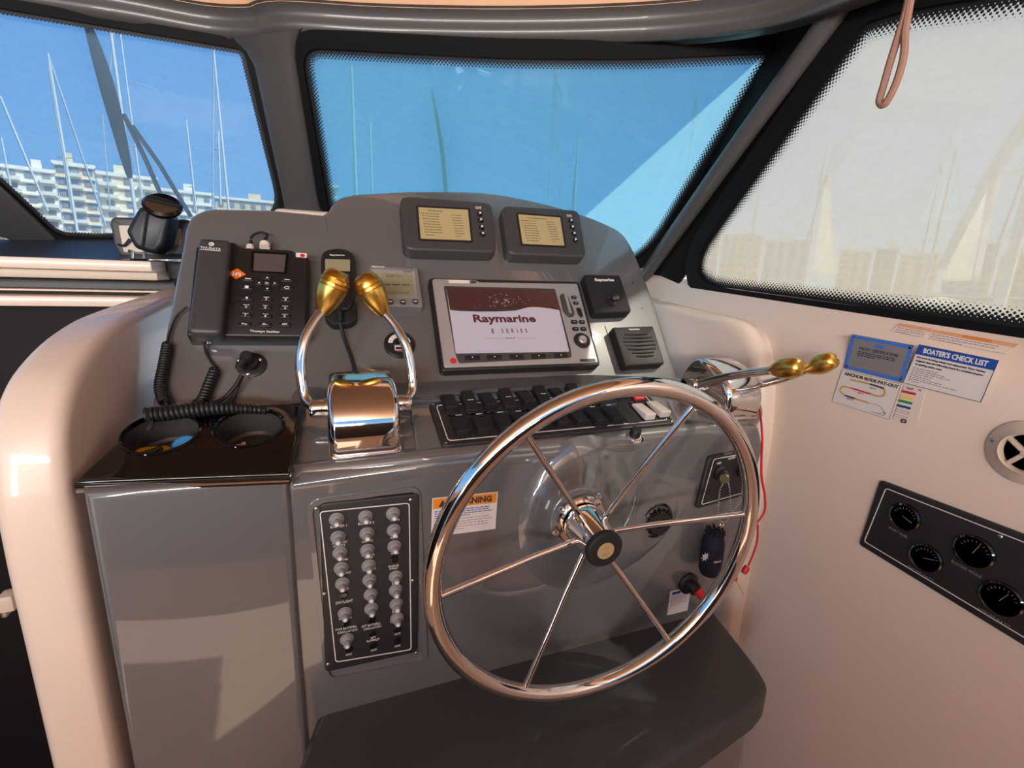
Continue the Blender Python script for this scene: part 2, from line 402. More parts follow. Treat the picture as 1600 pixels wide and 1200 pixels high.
# ---- companionway frames on the port side
def rail(y, za, zb, dep, m, name, x0=-1.7, x1=-.36):
    return struct(MB().box(((x0 + x1) / 2, y - dep / 2, (za + zb) / 2), (x1 - x0, dep, zb - za), .004).build(name, m))
zy = lambda py, y=1.35, px=140: hit(px, py, PY(y)).z
rail(1.35, zy(421), zy(405), .10, CREAM, 'trim_1')
rail(1.37, zy(434, 1.37), zy(420, 1.37), .09, VENTC, 'trim_2')
rail(1.45, zy(480, 1.45), zy(430, 1.45), .05, CHAR, 'trim_3')
rail(1.36, zy(454), zy(450.5), .07, CREAM, 'trim_4')
rail(1.35, zy(474), zy(459), .10, CREAM, 'trim_5')
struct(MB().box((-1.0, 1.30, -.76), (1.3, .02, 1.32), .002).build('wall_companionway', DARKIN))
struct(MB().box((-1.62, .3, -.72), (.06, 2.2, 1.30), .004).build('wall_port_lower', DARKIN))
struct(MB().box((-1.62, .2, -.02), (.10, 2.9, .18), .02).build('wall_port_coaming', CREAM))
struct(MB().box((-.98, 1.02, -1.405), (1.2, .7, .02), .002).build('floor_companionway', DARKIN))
# ---- dash top under the port window and behind the pod
zd = hit(100, 402, PY(1.40)).z
_t0 = [hit(a, 405, PY(1.37)) for a in (-420, -100, 120, 330, 470)]; _t1 = [hit(a, 374, PP, .004) for a in (-420, -100, 120, 330, 470)]
struct(MB().layers([[p.lerp(q, u) + V((0, 0, -.012 * math.sin(u * PI))) for p, q in zip(_t0, _t1)] for u in (0, .25, .5, .75, 1)], (False, False), closed=False).build('trim_dash_slope', DASHD, sharp=70))
struct(MB().prism([(-1.75, 1.36), (.2, 1.36), (.2, 1.78), (-1.75, 1.78)], zd - .04, zd, .012).build('trim_dash_top', DASHD))
bt = hit(462, 326, PY(1.30))
struct(MB().prism([(-.118, 1.24), (.55, 1.24), (.58, 1.26), (.40, 1.38), (.0, 1.54), (-.10, 1.54)], -.02, bt.z - .006, .02).build('trim_dash_brow', CREAM))

struct(MB().box((.915, -.33, .16), (.03, 1.26, .62), .01).build('wall_right_pillar', CREAM))  # unseen panel added to keep the sun off the footrest step
# ---- windows
def win(name, pl, px, rad, x, cover_name, cover_mat, glass, label, dots, fr_out=.036, dot_w=.024):
    P = [hit(a, b, pl) for a, b in px]; o = sum(P, V((0, 0, 0))) / len(P); n = pl[0]
    x = V(x); x = (x - n * n.dot(x)).normalized(); F = Fr(mtx(o, x, n.cross(x)))
    p2 = [F.I @ q for q in P]; inn = roundp(p2, rad, 7)
    # resample evenly enough for the dot strip
    den = []
    for i in range(len(inn)):
        a, b = inn[i], inn[(i + 1) % len(inn)]; k = max(1, int((b - a).length / .03))
        den += [a.lerp(b, t / k) for t in range(k)]
    inn = den
    r = sroot(name, F.M)
    outp = inset(inn, -fr_out)
    MB().ring(outp, inn, -.004, .006).build('frame', FRIT, r)
    MB().prism(inset(inn, -.02), -.006, -.004).build('glass', glass, r)
    # halftone dots fading in from the frame
    q = inset(inn, dot_w); me = D.meshes.new('frit_dots'); n_ = len(inn); vs = [(a.x, a.y, -.003) for a in inn] + [(a.x, a.y, -.003) for a in q]
    me.from_pydata(vs, [], [(i, (i + 1) % n_, n_ + (i + 1) % n_, n_ + i) for i in range(n_)]); uv = me.uv_layers.new(name='UVMap')
    pitch = dots; s = [0.0]
    for i in range(n_): s.append(s[-1] + (inn[(i + 1) % n_] - inn[i]).length)
    kk = round(s[-1] / pitch) / s[-1]; rows = dot_w / pitch
    for pol in me.polygons:
        i = pol.index; U = [(s[i] * kk, 0), (s[i + 1] * kk, 0), (s[i + 1] * kk, rows), (s[i] * kk, rows)]
        for li, c in zip(pol.loop_indices, U): uv.data[li].uv = c
    me.materials.append(FRITD); link('frit_dots', me, r)
    # sun mesh cover, a sheet stretched over the outside of the glass
    c = MB().prism(inset(inn, -.05), -.034, -.032).build(cover_name, cover_mat, None, F.M)
    tag(c, label, 'window cover')
    return F
F_C = win('window_1', PS, [(470, 73), (800, 91), (1000, 91), (1211, 81), (1000, 420), (850, 440), (530, 420)], [.01, .3, .3, .03, .05, .2, .05], (1, 0, 0), 'sun_mesh_cover', MSH_C, GL_C,
    'blue-tinted sun mesh cover over the middle windscreen pane behind the console', .0085)
F_P = win('window_2', PP, [(-160, -15), (0, 12), (381, 77), (446, 345), (170, 372), (90, 369), (0, 284), (-160, 150)], [.02, .3, .03, .03, .1, .02, .1, .02], (1, 0, 0), 'sun_mesh_cover', MSH_P, GL_P,
    'grey sun mesh cover over the windscreen pane with the big wiper', .0072, .02, .012)
F_S = win('window_3', PR, [(1058, 440), (1351, 36), (1430, 14), (1600, -14), (2300, -130), (2300, 625), (1600, 514)], [.03, .05, .1, .2, .02, .02, .2], WX, 'sun_mesh_cover', MSH_S, GL_S,
    'whitish sunlit sun mesh cover over the starboard side window', .0085, .045, .03)
# dark moulded corner at the lower left of the port window
cn = [hit(a, b, PP, .012) for a, b in ((-160, 165), (0, 292), (86, 374), (80, 380), (40, 384), (5, 372), (-160, 340))]
cn = [F_P.I @ q for q in cn]
struct(MB().prism(cn, cn[0].z - .02, cn[0].z, .004).build('trim_window_corner', CHAR, None, F_P.M))

# ---- header along the window tops and the headliner above it
hp = [(-330, -62, .535), (-150, -32, .535), (0, 4, .533), (200, 35, .533), (330, 58, .533), (410, 62, .533), (455, 54, .535), (600, 62, .535), (800, 66, .535), (1000, 62, .53), (1150, 49, .515), (1262, 24, .50)]
path = [hit(a, b, PZ(c)) for a, b, c in hp] + [V((.872, .60, .475)), V((.880, .40, .46)), V((.885, 0, .44)), V((.885, -1.3, .42))]
path = spl(path, 5)
prof = [(-.03, -.004), (0, -.002), (.010, -.010), (.022, -.008), (.031, .004), (.033, .014), (.030, .024), (.033, .034), (.041, .044), (.052, .050)]
def sweep(prof):
    L = []
    for i, p in enumerate(path):
        t = path[min(i + 1, len(path) - 1)] - path[max(i - 1, 0)]; t.z = 0; t.normalize(); nn = V((t.y, -t.x, 0))   # inboard
        L.append([p + nn * a + V((0, 0, b)) for a, b in prof])
    return L
# profile thickens towards the starboard corner the way the moulding does
struct(MB().layers(sweep(prof), (False, False), closed=False).build('trim_header', LINER, sharp=60))
struct(MB().layers(sweep([(.046, .046), (.056, .07), (.066, .11), (.10, .155), (.20, .185)]), (False, False), closed=False).build('trim_headliner_cove', PEACH, sharp=60))
struct(MB().layers(sweep([(-.03, -.004), (-.05, .06), (-.05, .30)]), (False, False), closed=False).build('trim_outer_coaming', HULL, sharp=60))
struct(MB().box((-.35, -.15, .70), (2.9, 2.9, .03), .01).build('ceiling', PEACH))
# hardtop: its outline decides where the sun reaches the window covers
top = [(1.205, -1.35), (1.205, .66), (1.17, .80), (1.045, .86), (1.017, .90), (.972, 1.28), (.95, 1.50), (.70, 1.86), (0, 1.95), (-1.2, 1.9), (-1.8, 1.6), (-2.0, 1.0), (-2.0, -1.35)]
struct(MB().prism(roundp(top, .03, 3), .80, .90, .02).build('roof_hardtop', HULL))

# ---- posts
def post(a0, a1, pa, b0, b1, pb, bulge, name, m, n=14):
    L = []
    for i in range(n):
        t = i / (n - 1); fl = .055 * max(0, 1 - t / .16) ** 2 + .03 * max(0, (t - .9) / .1) ** 2
        A_ = hit(a0[0] + (a1[0] - a0[0]) * t - fl * 500, a0[1] + (a1[1] - a0[1]) * t, pa, .004); B_ = hit(b0[0] + (b1[0] - b0[0]) * t + fl * 330, b0[1] + (b1[1] - b0[1]) * t, pb, .004)
        mid = (A_ + B_) / 2; inn = (pa[0] + pb[0]).normalized(); wv = (B_ - A_) / 2
        L.append([mid - inn * .03 - wv] + [mid - wv * math.cos(k / 8 * PI) + inn * bulge * math.sin(k / 8 * PI) ** .7 for k in range(9)] + [mid - inn * .03 + wv])
    return struct(MB().layers(L).build(name, m, sharp=60))
post((387, 58), (450, 345), PP, (455, 44), (503, 345), PS, .022, 'trim_post_left', LINER)
pt = [hit(1350, -40, PR, .012), hit(1319, 0, PR, .012), hit(1165, 210, PR, .012), V((.945, 1.318, .012)), V((.95, 1.36, -.03))]
ax = (pt[2] - pt[1]).normalized(); side = ax.cross(V((1, 0, 0))).normalized()
sec = [(.024 * math.cos(k / 12 * 2 * PI) , .020 * math.sin(k / 12 * 2 * PI)) for k in range(12)]
up = ax.cross(side)
struct(MB().layers([[p + side * a + up * b for a, b in sec] for p in pt]).build('trim_post_right', LINER, sharp=60))
L = []
for i in range(11):
    t = i / 10; a = hit(1216 - 208 * t, 62 + 378 * t, PS, .004); b_ = hit(1362 - 300 * t, 10 + 430 * t, PR, .004)
    c = hit(1319 - 309 * t, 420 * t, PR, .0); c = (a + b_) / 2 * .3 + c * .7 + V((.03, .03, 0)) * .6
    L.append([a + V((0, .006, 0)), c, b_ + V((.006, 0, 0))])
for k in (-.12, -.25): L.insert(0, [p - (L[-1][j] - L[-2][j]) * 2.2 for j, p in enumerate(L[0])])
L.append([p + (L[-1][j] - L[-2][j]) * 1.9 for j, p in enumerate(L[-1])])
struct(MB().prism([at(1200, 60, PS, -.02).I @ hit(a, b_, PS, -.02) for a, b_ in ((1140, 40), (1255, -30), (1310, 10), (1225, 100), (1185, 75))], -.004, 0).build('trim_corner_seal', FRIT, None, at(1200, 60, PS, -.02).M))
sl_o = struct(MB().layers(L, (False, False), closed=False).build('trim_post_seal', FRIT, sharp=60)); md = sl_o.modifiers.new('th', 'SOLIDIFY'); md.thickness = .004

# ================================================================== HELM CONSOLE
con = thing('helm_console', 'large glossy grey moulded helm console carrying the wheel, throttles and instruments', 'console', Matrix.Translation((.3, .7, FLOOR)))
CI = con.matrix_world.inverted() if False else Matrix.Translation((-.3, -.7, -FLOOR))
def cpart(mb, name, m, F=None, sharp=60): return mb.build(name, m, con, CI @ F.M if F else CI, sharp)
FA = at(690, 500, PA)
la = lambda a, b: FA.L(a, b)
out = [la(232, 650), la(286, 372)] + spl([la(288, 356), la(296, 338), la(314, 327), la(332, 323)], 4) + [la(420, 325)] + spl([la(503, 333), la(511, 328), la(520, 315), la(533, 306), la(552, 301)], 3) \
    + spl([la(640, 296), la(750, 298), la(830, 311), la(900, 330), la(945, 347), la(972, 362), la(988, 384), la(1003, 418)], 4) + [la(1030, 490), la(1062, 592)] + [la(1062, 606), la(470, 640)]
cpart(MB().prism(out, -.10, 0, .012, 4), 'instrument_panel', GEL, FA)
cpart(MB().tube([V((q.x, q.y, .0002)) for q in spl([la(508, 338), la(508, 346), la(509, 354), la(510, 364)], 3)], .0016, 6), 'seam_ridge', GEL, FA)
FB = at(690, 660, PB)
lb = lambda a, b: FB.L(a, b)
led = [lb(455, 752), lb(700, 722), lb(1000, 690)] + spl([lb(1120, 670), lb(1176, 657), lb(1196, 642), lb(1192, 622)], 4) + [lb(1100, 588), lb(690, 570), lb(452, 600)]
cpart(MB().prism(led, -.12, 0, .018, 5), 'dash_ledge', GEL, FB)
# shallow raised field the switch panel sits on
cpart(MB().prism(roundp([lb(652, 722), lb(1066, 671), lb(1028, 600), lb(636, 622)], .02), 0, .004, .004, 2), 'switch_field', GEL, FB)
FC = at(700, 850, PC)
lc = lambda a, b: FC.L(a, b)
ff = [lc(440, 1230), lc(440, 735), lc(700, 705), lc(1100, 665), lc(1190, 668)] + [lc(1197, 700), lc(1165, 815), lc(1118, 968), lc(1118, 1230)]
cpart(MB().prism(ff, -.10, 0, .016, 4), 'front_face', GEL, FC)
b = MB(); q = roundp([lc(478, 783), lc(656, 757), lc(668, 1034), lc(508, 1066)], .02, 6)
b.ring(ccw(q), inset(ccw(q), .007), -.002, .0035); cpart(b, 'panel_surround', GEL, FC)
hub_c = lc(905, 808); _q = FC.I @ hit(905, 808, PY(.60)); hub_o = V((_q.x - hub_c.x, _q.y - hub_c.y))
b = MB().layers([[V((hub_c.x + hub_o.x * f + r * math.cos(2 * PI * k / 48), hub_c.y + hub_o.y * f + r * math.sin(2 * PI * k / 48) * (1.0 + .25 * (1 - f)), z)) for k in range(48)] for r, z, f in ((.120, -.002, 0), (.108, .0015, .03), (.094, .007, .12), (.080, .018, .3), (.066, .036, .6), (.056, .050, .85), (.050, .0555, .95), (.046, .057, 1))]); cpart(b, 'wheel_boss', GEL, FC)
# moulded swell running down to the right of the wheel boss
b = MB(); L = []
for i in range(9):
    t = i / 8; c = lc(1005 + 40 * t - 160 * t * t, 735 + 200 * t); hw = .05 + .05 * math.sin(t * PI)
    L.append([V((c.x + hw * math.cos(k / 8 * PI), c.y, -.003 + .010 * math.sin(k / 8 * PI) * math.sin(max(.0, t) * PI) ** .7)) for k in range(9)])
cpart(b.layers(L, (False, False), closed=False), 'knee_swell', GEL, FC)
# locker on the port side of the console
FLk = at(300, 900, PL)
ll = lambda a, b: FLk.L(a, b)
x0, x1, yt = ll(124, 768).x, ll(452, 768).x, ll(300, 764).y
yb = (FLk.I @ V((0, .65, FLOOR))).y
cpart(MB().prism([(x0, yb), (x1, yb), (x1, yt + .004), (x0, yt + .012)], -.22, 0, .012, 4), 'locker', GEL, FLk)
# footrest step
zst = -.68
FS = at(850, 1080, PZ(zst))
ls = lambda a, b: FS.L(a, b)
stp = [ls(462, 1205), ls(500, 1105), ls(1112, 948)] + spl([ls(1182, 1036), ls(1200, 1070), ls(1182, 1098)], 4) + [ls(1085, 1166), ls(985, 1228), ls(800, 1330), ls(520, 1400)]
cpart(MB().prism(stp, -.055, 0, .014, 4), 'footrest', GELD, FS)
cpart(MB().prism(inset(ccw(stp), .02), -.74, -.05, .004, 2), 'footrest_riser', GEL, FS)
for px_, py_ in ((989, 442), (1003, 482)):
    c = la(px_, py_); cpart(MB().lathe([(.0022, 0), (.0022, .0004), (0, .0005)], 10, Matrix.Translation((c.x, c.y, 0))), 'screw_hole', BLK, FA)
# scribed outline left by an older fitting beside the loudspeaker
oo = [la(945, 509), la(966, 576), la(972, 582), la(985, 584)]
cpart(MB().tube([V((q.x, q.y, 0)) for q in oo], .0009, 5), 'scribed_line', DKP, FA)

# ---- cup holder tray
FT = quad((124, 764), (452, 751), (474, 640), (243, 653), PB)   # only for the frame
FT = at(300, 700, PB); lt = lambda a, b: FT.L(a, b)
TH = .016
tray = thing('cup_holder_tray', 'glossy black twin cup holder tray on top of the grey locker', 'cup holder', FT.M)
body = MB().prism([lt(120, 768), lt(454, 754), lt(477, 640), lt(238, 655)], -.004, TH, .006, 3).build('tray', BLKG, tray)
cc = [(lt(257, 690), .047), (lt(392, 680), .047)]
bpy.context.view_layer.update()
cutr = [MB().prism(circ(.044, 40, c.x, c.y), -.06, .05).build('cutter', BLKG, tray) for c, r in cc]
bpy.context.view_layer.update(); cut(body, cutr)
lk = [o for o in con.children if o.name.startswith('locker')][0]
c2 = [MB().prism(circ(.046, 40, c.x, c.y), -.075, .05).build('cutter', GEL, None, FT.M) for c, r in cc]
ldg = [o for o in con.children if o.name.startswith('dash_ledge')][0]
bpy.context.view_layer.update(); cut(lk, c2)
for c, r in cc:
    T = Matrix.Translation((c.x, c.y, 0))
    MB().lathe([(.0425, TH - .004), (.0428, TH + .001), (.0445, TH + .0025), (.0470, TH + .0015), (.0475, TH - .001)], 48, T, False).build('rim', BLKG, tray)
    MB().lathe([(.043, TH), (.0415, -.01), (.040, -.024), (.036, -.028), (0, -.028)], 48, T, False).build('cup_well', WELLM, tray)
b = MB(); a0, a1 = lt(122, 769), lt(453, 755); b.tube([V((a0.x, a0.y, .002)), V((a1.x, a1.y, .002))], .0035, 8); b.build('edge_trim', CHROME, tray)
# what lies in the cup holders
WELL = -.028
def inwell(i, dx, dy, z=0): c = cc[i][0]; return FT.M @ Matrix.Translation((c.x + dx, c.y + dy, WELL + z))
def cupat(i, a, b_, o): p = hit(a, b_, PB, o); return Matrix.Translation(p) @ FT.M.to_3x3().to_4x4()
t = thing('bottle_cap', 'blue bottle cap lying in the left cup holder', 'cap', cupat(0, 292, 700, -.008) @ Matrix.Rotation(.45, 4, 'X'))
MB().lathe([(.017, -.008), (.0175, 0), (.0165, .007), (.014, .009), (0, .009)], 28).build('cap', BLUEC, t)
b = MB()
for k in range(28): a = k / 28 * 2 * PI; b.box((.0175 * math.cos(a), .0175 * math.sin(a), -.001), (.0012, .0012, .011))
b.build('grip_ridges', BLUEC, t)
t = thing('folded_paper', 'small white slip of paper beside the blue cap in the cup holder', 'paper', cupat(0, 289, 715, -.010))
MB().box((0, 0, 0), (.016, .006, .0008), .0002, Matrix.Rotation(.3, 4, 'Z')).build('sheet', PAPER, t)
t = thing('tape_measure', 'yellow flat tool with black handle lying in the left cup holder', 'tool', cupat(0, 238, 710, -.012))
MB().prism(rr(.044, .028, .012, 5), -.004, .004, .003).build('body', YEL, t)
MB().tube([V((-.010, -.006, .006)), V((.004, -.002, .008)), V((.012, .004, .008))], .0035, 10).build('handle', BLK, t)
t = thing('lighter', 'small orange and white item at the bottom of the right cup holder', 'lighter', cupat(1, 366, 700, -.014))
MB().box((0, 0, 0), (.022, .009, .007), .003, Matrix.Rotation(.15, 4, 'Z')).build('body', PALEO, t)
MB().box((.012, .003, .001), (.006, .007, .008), .001).build('cap', WHPL, t)

# ================================================================== STEERING WHEEL
HC = hit(905, 808, PY(.60)); LEAN = math.radians(5.1)
wx = V((math.cos(-.0227), math.sin(-.0227), 0)); wz = V((0, -math.sin(LEAN), math.cos(LEAN)))
WC = V((.352, .514, -.384))
FWH = Fr(mtx(WC, wx, wz)); RW = .2520
wh = thing('steering_wheel', 'big polished stainless six-spoke steering wheel in front of the console', 'steering wheel', FWH.M)
MB().tube([V((RW * math.cos(k / 96 * 2 * PI), RW * math.sin(k / 96 * 2 * PI), 0)) for k in range(96)], .0126, 16, True).build('rim', CHROME, wh, None, 80)
ends = [(823, 680), (1088, 628), (1165, 803), (1043, 998), (822, 1073), (678, 935)]
hub0 = FWH.L(925, 830)
zb = (FWH.I @ HC).z                     # the base plate lies this far behind the rim plane
hubz = zb + .042
for ex, ey in ends:
    q = FWH.L(ex, ey); a = math.atan2(q.y, q.x)
    MB().tube([V((.018 * math.cos(a), .018 * math.sin(a), hubz)), V((.10 * math.cos(a), .10 * math.sin(a), hubz + (0 - hubz) * .30)), V(((RW - .004) * math.cos(a), (RW - .004) * math.sin(a), 0))], .0046, 10).build('spoke', CHROME, wh)
MB().lathe([(.0335, zb + .010), (.0345, zb + .016), (.034, zb + .024), (.0295, zb + .060), (.0275, zb + .070)], 40).build('hub', CHROME, wh)
MB().lathe([(.0278, zb + .068), (.0288, zb + .071), (.0288, zb + .077), (.0262, zb + .080), (.0142, zb + .080), (.0138, zb + .079)], 40).build('hub_cap', BLKM, wh)
MB().lathe([(.0137, zb + .078), (.0136, zb + .0803), (0, zb + .0806)], 32).build('cap_emblem', EMB, wh)
b = MB()
for k in range(10):
    a = k / 10 * 2 * PI; b.add([(.009 * math.cos(a) - .0006, .009 * math.sin(a), zb + .0808), (.009 * math.cos(a) + .0006, .009 * math.sin(a), zb + .0808), (.002 * math.cos(a), .002 * math.sin(a), zb + .0808)], [(0, 1, 2)])
b.build('emblem_relief', GOLD, wh)
MB().lathe([(.043, zb - .002), (.0435, zb + .003), (.041, zb + .006), (.028, zb + .007), (.026, zb + .02)], 48).build('base_plate', CHROME, wh)
for px_, py_ in ((876, 795), (935, 775), (868, 832), (936, 838)):
    q = FWH.L(px_, py_, zb + .007); MB().prism(circ(.0052, 6, q.x, q.y), zb + .006, zb + .0115, .001, 2).build('bolt', CHROME, wh)

# ================================================================== ENGINE CONTROL HEADS
def control_head(o, ang, label, wid=.104, knobs=None, grooves=True, dirs=None, ks=1.0):
    """o: foot centre on the ledge; ang: lever angle; two bent levers with egg-shaped knobs"""
    F = Fr(mtx(o, (1, 0, 0), (0, C20, S20)))
    t = thing('engine_throttle', label, 'throttle', F.M, 'engine throttle heads on the console')
    side = spl([(-.079, .001), (-.081, .012), (-.079, .030), (-.071, .050), (-.056, .066), (-.034, .076), (-.008, .079), (.022, .077), (.040, .072), (.056, .055), (.064, .030), (.067, .012), (.067, .001)], 3)
    M = Matrix(((0, 0, 1, 0), (1, 0, 0, 0), (0, 1, 0, 0), (0, 0, 0, 1)))
    MB().prism(side, -wid / 2, wid / 2, .012, 5, M, True).build('body', CHROME, t, None, 50)
    MB().prism(roundp([(-wid / 2 - .002, -.083), (wid / 2 + .002, -.083), (wid / 2 + .002, .070), (-wid / 2 - .002, .070)], .012), .0006, .004, .002).build('foot', CHROME, t)
    for s in (-1, 1):
        lv = MB().lathe([(.013, 0), (.0145, .002), (.0145, .024), (.012, .028), (0, .0285)], 24, Matrix.Translation((s * (wid / 2 - .002), .004, .030)) @ Matrix.Rotation(s * PI / 2, 4, 'Y'))
        lv.lathe([(.016, -.002), (.016, .004), (.012, .005)], 24, Matrix.Translation((s * wid / 2, .004, .030)) @ Matrix.Rotation(s * PI / 2, 4, 'Y'))
        P = knobs[(s + 1) // 2](F) if knobs else None
        P[0] = V((s * (wid / 2 + .013), .004, .030)); path = spl(P, 6)
        lv.tube(path, lambda u: .0088 - .0016 * u, 14)
        l = lv.build('lever', CHROME, t)
        d = (F.M.inverted().to_3x3() @ (dirs[(s + 1) // 2])).normalized() if dirs else (path[-1] - path[-5]).normalized(); Q = d.to_track_quat('Z', 'Y').to_matrix().to_4x4()
        pr = [(0, -.012), (.0085, -.012), (.012, -.008), (.0185, .004), (.0235, .017), (.0258, .030)]
        if grooves: pr += [(.0258, .0315), (.0244, .0325), (.0258, .0335), (.0256, .0375), (.0240, .0387), (.0253, .0397), (.0242, .0445), (.0226, .0455), (.0236, .0465)]
        pr += [(.0210, .052), (.0165, .0565), (.0120, .0585), (.0115, .0578), (0, .0590)]
        MB().lathe([(a * .90 * ks, c * 1.06 * ks + .004) for a, c in pr], 32, Matrix.Translation(path[-1]) @ Q).build('knob', GOLD, l)
    return t
def lever_px(pts):
    def f(F):
        return [F.I @ hit(a, b, PY(y)) for a, b, y in pts]
    return f
oL = hit(570, 660, PB); oL = V((.036, .758, oL.z + (.758 - oL.y) * math.tan(math.radians(20))))
control_head(oL, 0, 'chrome twin-lever engine throttle with upright levers beside the cup holders', .100,
    [lever_px([(487, 655, .77), (478, 622, .775), (470, 578, .785), (475, 535, .795), (490, 503, .81), (506, 483, .825)]),
     lever_px([(641, 646, .77), (644, 610, .775), (641, 570, .785), (632, 535, .795), (618, 510, .81), (597, 486, .825)])],
    dirs=[hit(527, 436, PY(.826)) - hit(508, 484, PY(.825)), hit(570, 440, PY(.826)) - hit(595, 487, PY(.825))])
oR = V((.748, .760, -.277 + (.760 - .652) * math.tan(math.radians(20))))
def lever_R(x, kpx, z0):
    def f(F):
        k = hit(kpx[0], kpx[1], PX(x)); a = V((x, .764, oR.z + .026)); return [F.I @ a, F.I @ (a.lerp(k, .35) + V((0, 0, z0))), F.I @ (a.lerp(k, .7) + V((0, 0, z0 * .8))), F.I @ k]
    return f
control_head(oR, 0, 'chrome twin-lever engine throttle with levers pulled back beside the starboard wall', .092,
    [lever_R(.695, (1208, 578), .004), lever_R(.803, (1263, 577), -.012)], False, None, .78)

# ================================================================== SWITCH PANEL
F = quad((670, 629), (1005, 607), (1056, 661), (690, 697), PB, .0106)
sp = thing('switch_panel', 'long black rocker switch panel with two rows below the chart plotter', 'switch panel', F.M)
MB().prism(rr(F.w, F.h, .012), -.0064, 0, .003).build('plate', PLATE, sp)
MB().line(rr(F.w - .022, F.h - .020, .008), .0014, .0004).build('border_line', WHITE, sp)
top_px = [(703, 634), (734, 634), (763, 631), (793, 629), (822, 627), (847, 624), (873, 622), (899, 620), (925, 619), (947, 617), (968, 616), (991, 617)]
bot_px = [(719, 668), (751, 666), (784, 663), (813, 661), (843, 659), (871, 656), (901, 654), (929, 653), (955, 650), (979, 648), (1004, 645), (1027, 641)]
RK = {}
def rocker(m, lo=False):
    k = (m.name, lo)
    if k not in RK:
        b = MB(); w_, h_ = .0225, .049
        a, c = (.004, .013) if not lo else (.012, .005)   # height at the far / near end
        L = []
        o = rr(w_, h_, .003, 3)
        zz = lambda y, f: (a + (c - a) * (.5 - y / h_)) * f + .004 * (1 - abs(y / h_ * 2)) * f
        L.append([V((q.x, q.y, -.001)) for q in o]); L.append([V((q.x, q.y, zz(q.y, 1) - .0012)) for q in o])
        i2 = inset(o, .0008); L.append([V((q.x, q.y, zz(q.y, 1) - .0002)) for q in i2]); i3 = inset(o, .002); L.append([V((q.x, q.y, zz(q.y, 1))) for q in i3])
        RK[k] = b.layers(L).mesh('rocker_switch', m)
    return RK[k]
dash_me = MB().box((0, 0, 0), (.010, .0012, .0006)).mesh('mark', WHITE)
base_me = MB().prism(rr(.0255, .053, .003, 3), 0, .002, .0008, 2).mesh('switch_bezel', BLKM)
def put_rocker(px_, i, row):
    q = F.L(*px_); m = BLKM
    if row == 0 and i == 11: m = RED
    if row == 1 and i >= 10: m = WHPL
    y = q.y + (.004 if row == 0 else 0)
    lo = (i % 2 == 1) if row == 0 else False
    if row == 1 and i == 9:
        o = link('blank_cover', base_me, sp, Matrix.Translation((q.x, y, 0))); return
    o = link('rocker_switch', rocker(m, lo), sp, Matrix.Translation((q.x, y, .001)))
    if m is RED: o['label'] = 'red rocker switch'
    if m is WHPL: o['label'] = 'white rocker switch'
    link('switch_bezel', base_me, o, Matrix.Translation((0, 0, -.001)))
    if m is BLKM and (row == 1 or lo):
        link('mark', dash_me, o, Matrix.Translation((0, .016 if row else -.004, .0125 if not lo else .0118)))
for i, p in enumerate(top_px): put_rocker(p, i, 0)
for i, p in enumerate(bot_px): put_rocker(p, i, 1)
strip = MB()
for k in range(11):
    q = F.L(708 + k * 28.0, 649 - k * 1.9)
    strip.prism(rr(.016, .0055, .001, 2, q.x, q.y), 0, .0006)
strip.build('legend_strips', BLKG, sp)['kind'] = 'stuff'
for k in range(11): q = F.L(709 + k * 28.0, 648.5 - k * 1.9); bars(sp, q.x - .006, q.y, .012, 1, .003, GREYP, .0014, .0010, k, 'legend')
for sx_, sy_ in ((-1, -1), (1, -1), (-1, 1), (1, 1)): screw(sp, sx_ * (F.w / 2 - .007), sy_ * (F.h / 2 - .006), .0026, CHROME2)
# push button on the lip
F1 = at(990, 684, PB, .0)
t = thing('push_button', 'small black push button with chrome nut below the white rockers', 'button', F1.M)
MB().prism(circ(.015, 6), -.001, .006, .002).build('nut', CHROME, t); MB().lathe([(.017, -.001), (.017, .0015), (0, .002)], 28).build('washer', CHROME, t)
MB().lathe([(.0095, .005), (.0095, .017), (.008, .0195), (0, .020)], 24).build('button', BLK, t)

# ================================================================== BREAKER PANEL
F = quad((497, 797), (645, 775), (653, 1017), (521, 1041), PC, .006)
bp = thing('breaker_panel', 'tall black circuit breaker panel with three columns of grey booted buttons', 'breaker panel', F.M)
MB().prism(rr(F.w + .010, F.h + .012, .008), -.0058, 0, .003).build('plate', PLATE, bp)
q4 = [F.L(*p) for p in ((499, 799), (640, 785), (643, 1015), (524, 1035))]
MB().line(roundp(q4, .006), .0014, .0004).build('border_line', WHITE, bp)
boot_me = MB().lathe([(.0088, 0), (.0090, .003), (.0078, .0045), (.0074, .0065), (.0058, .0080), (.0052, .0085), (.0050, .0150), (.0035, .0172), (0, .0178)], 20).mesh('breaker_boot', BOOT)
tip_me = MB().lathe([(.0030, .0172), (.0024, .0184), (0, .0186)], 12).mesh('button_tip', WHITE)
skirt_me = MB().lathe([(.0100, 0), (.0104, .0014), (.0086, .0022), (.0070, .0022)], 20).mesh('boot_collar', GREYB)
hole_me = MB().lathe([(.0056, 0), (.0058, .0012), (.0045, .0014), (.0043, .0004), (0, .0004)], 20).mesh('hole_plug', BLKG)
cols = [[(526, 812), (528, 840), (531, 864), (533, 888), (535, 912), (539, 958), (542, 999)],
        [(571, 808), (573, 834), (574, 860), (576, 884), (577, 906), (579, 929), (580, 951)],
        [(614, 803), (615, 829), (616, 854), (618, 901), (618, 922), (619, 944), (620, 966)]]
for c in cols:
    for a, b_ in c:
        q = F.L(a, b_ - 1); o = link('breaker_button', boot_me, bp, Matrix.Translation((q.x, q.y, 0))); link('button_tip', tip_me, o); link('boot_collar', skirt_me, o)
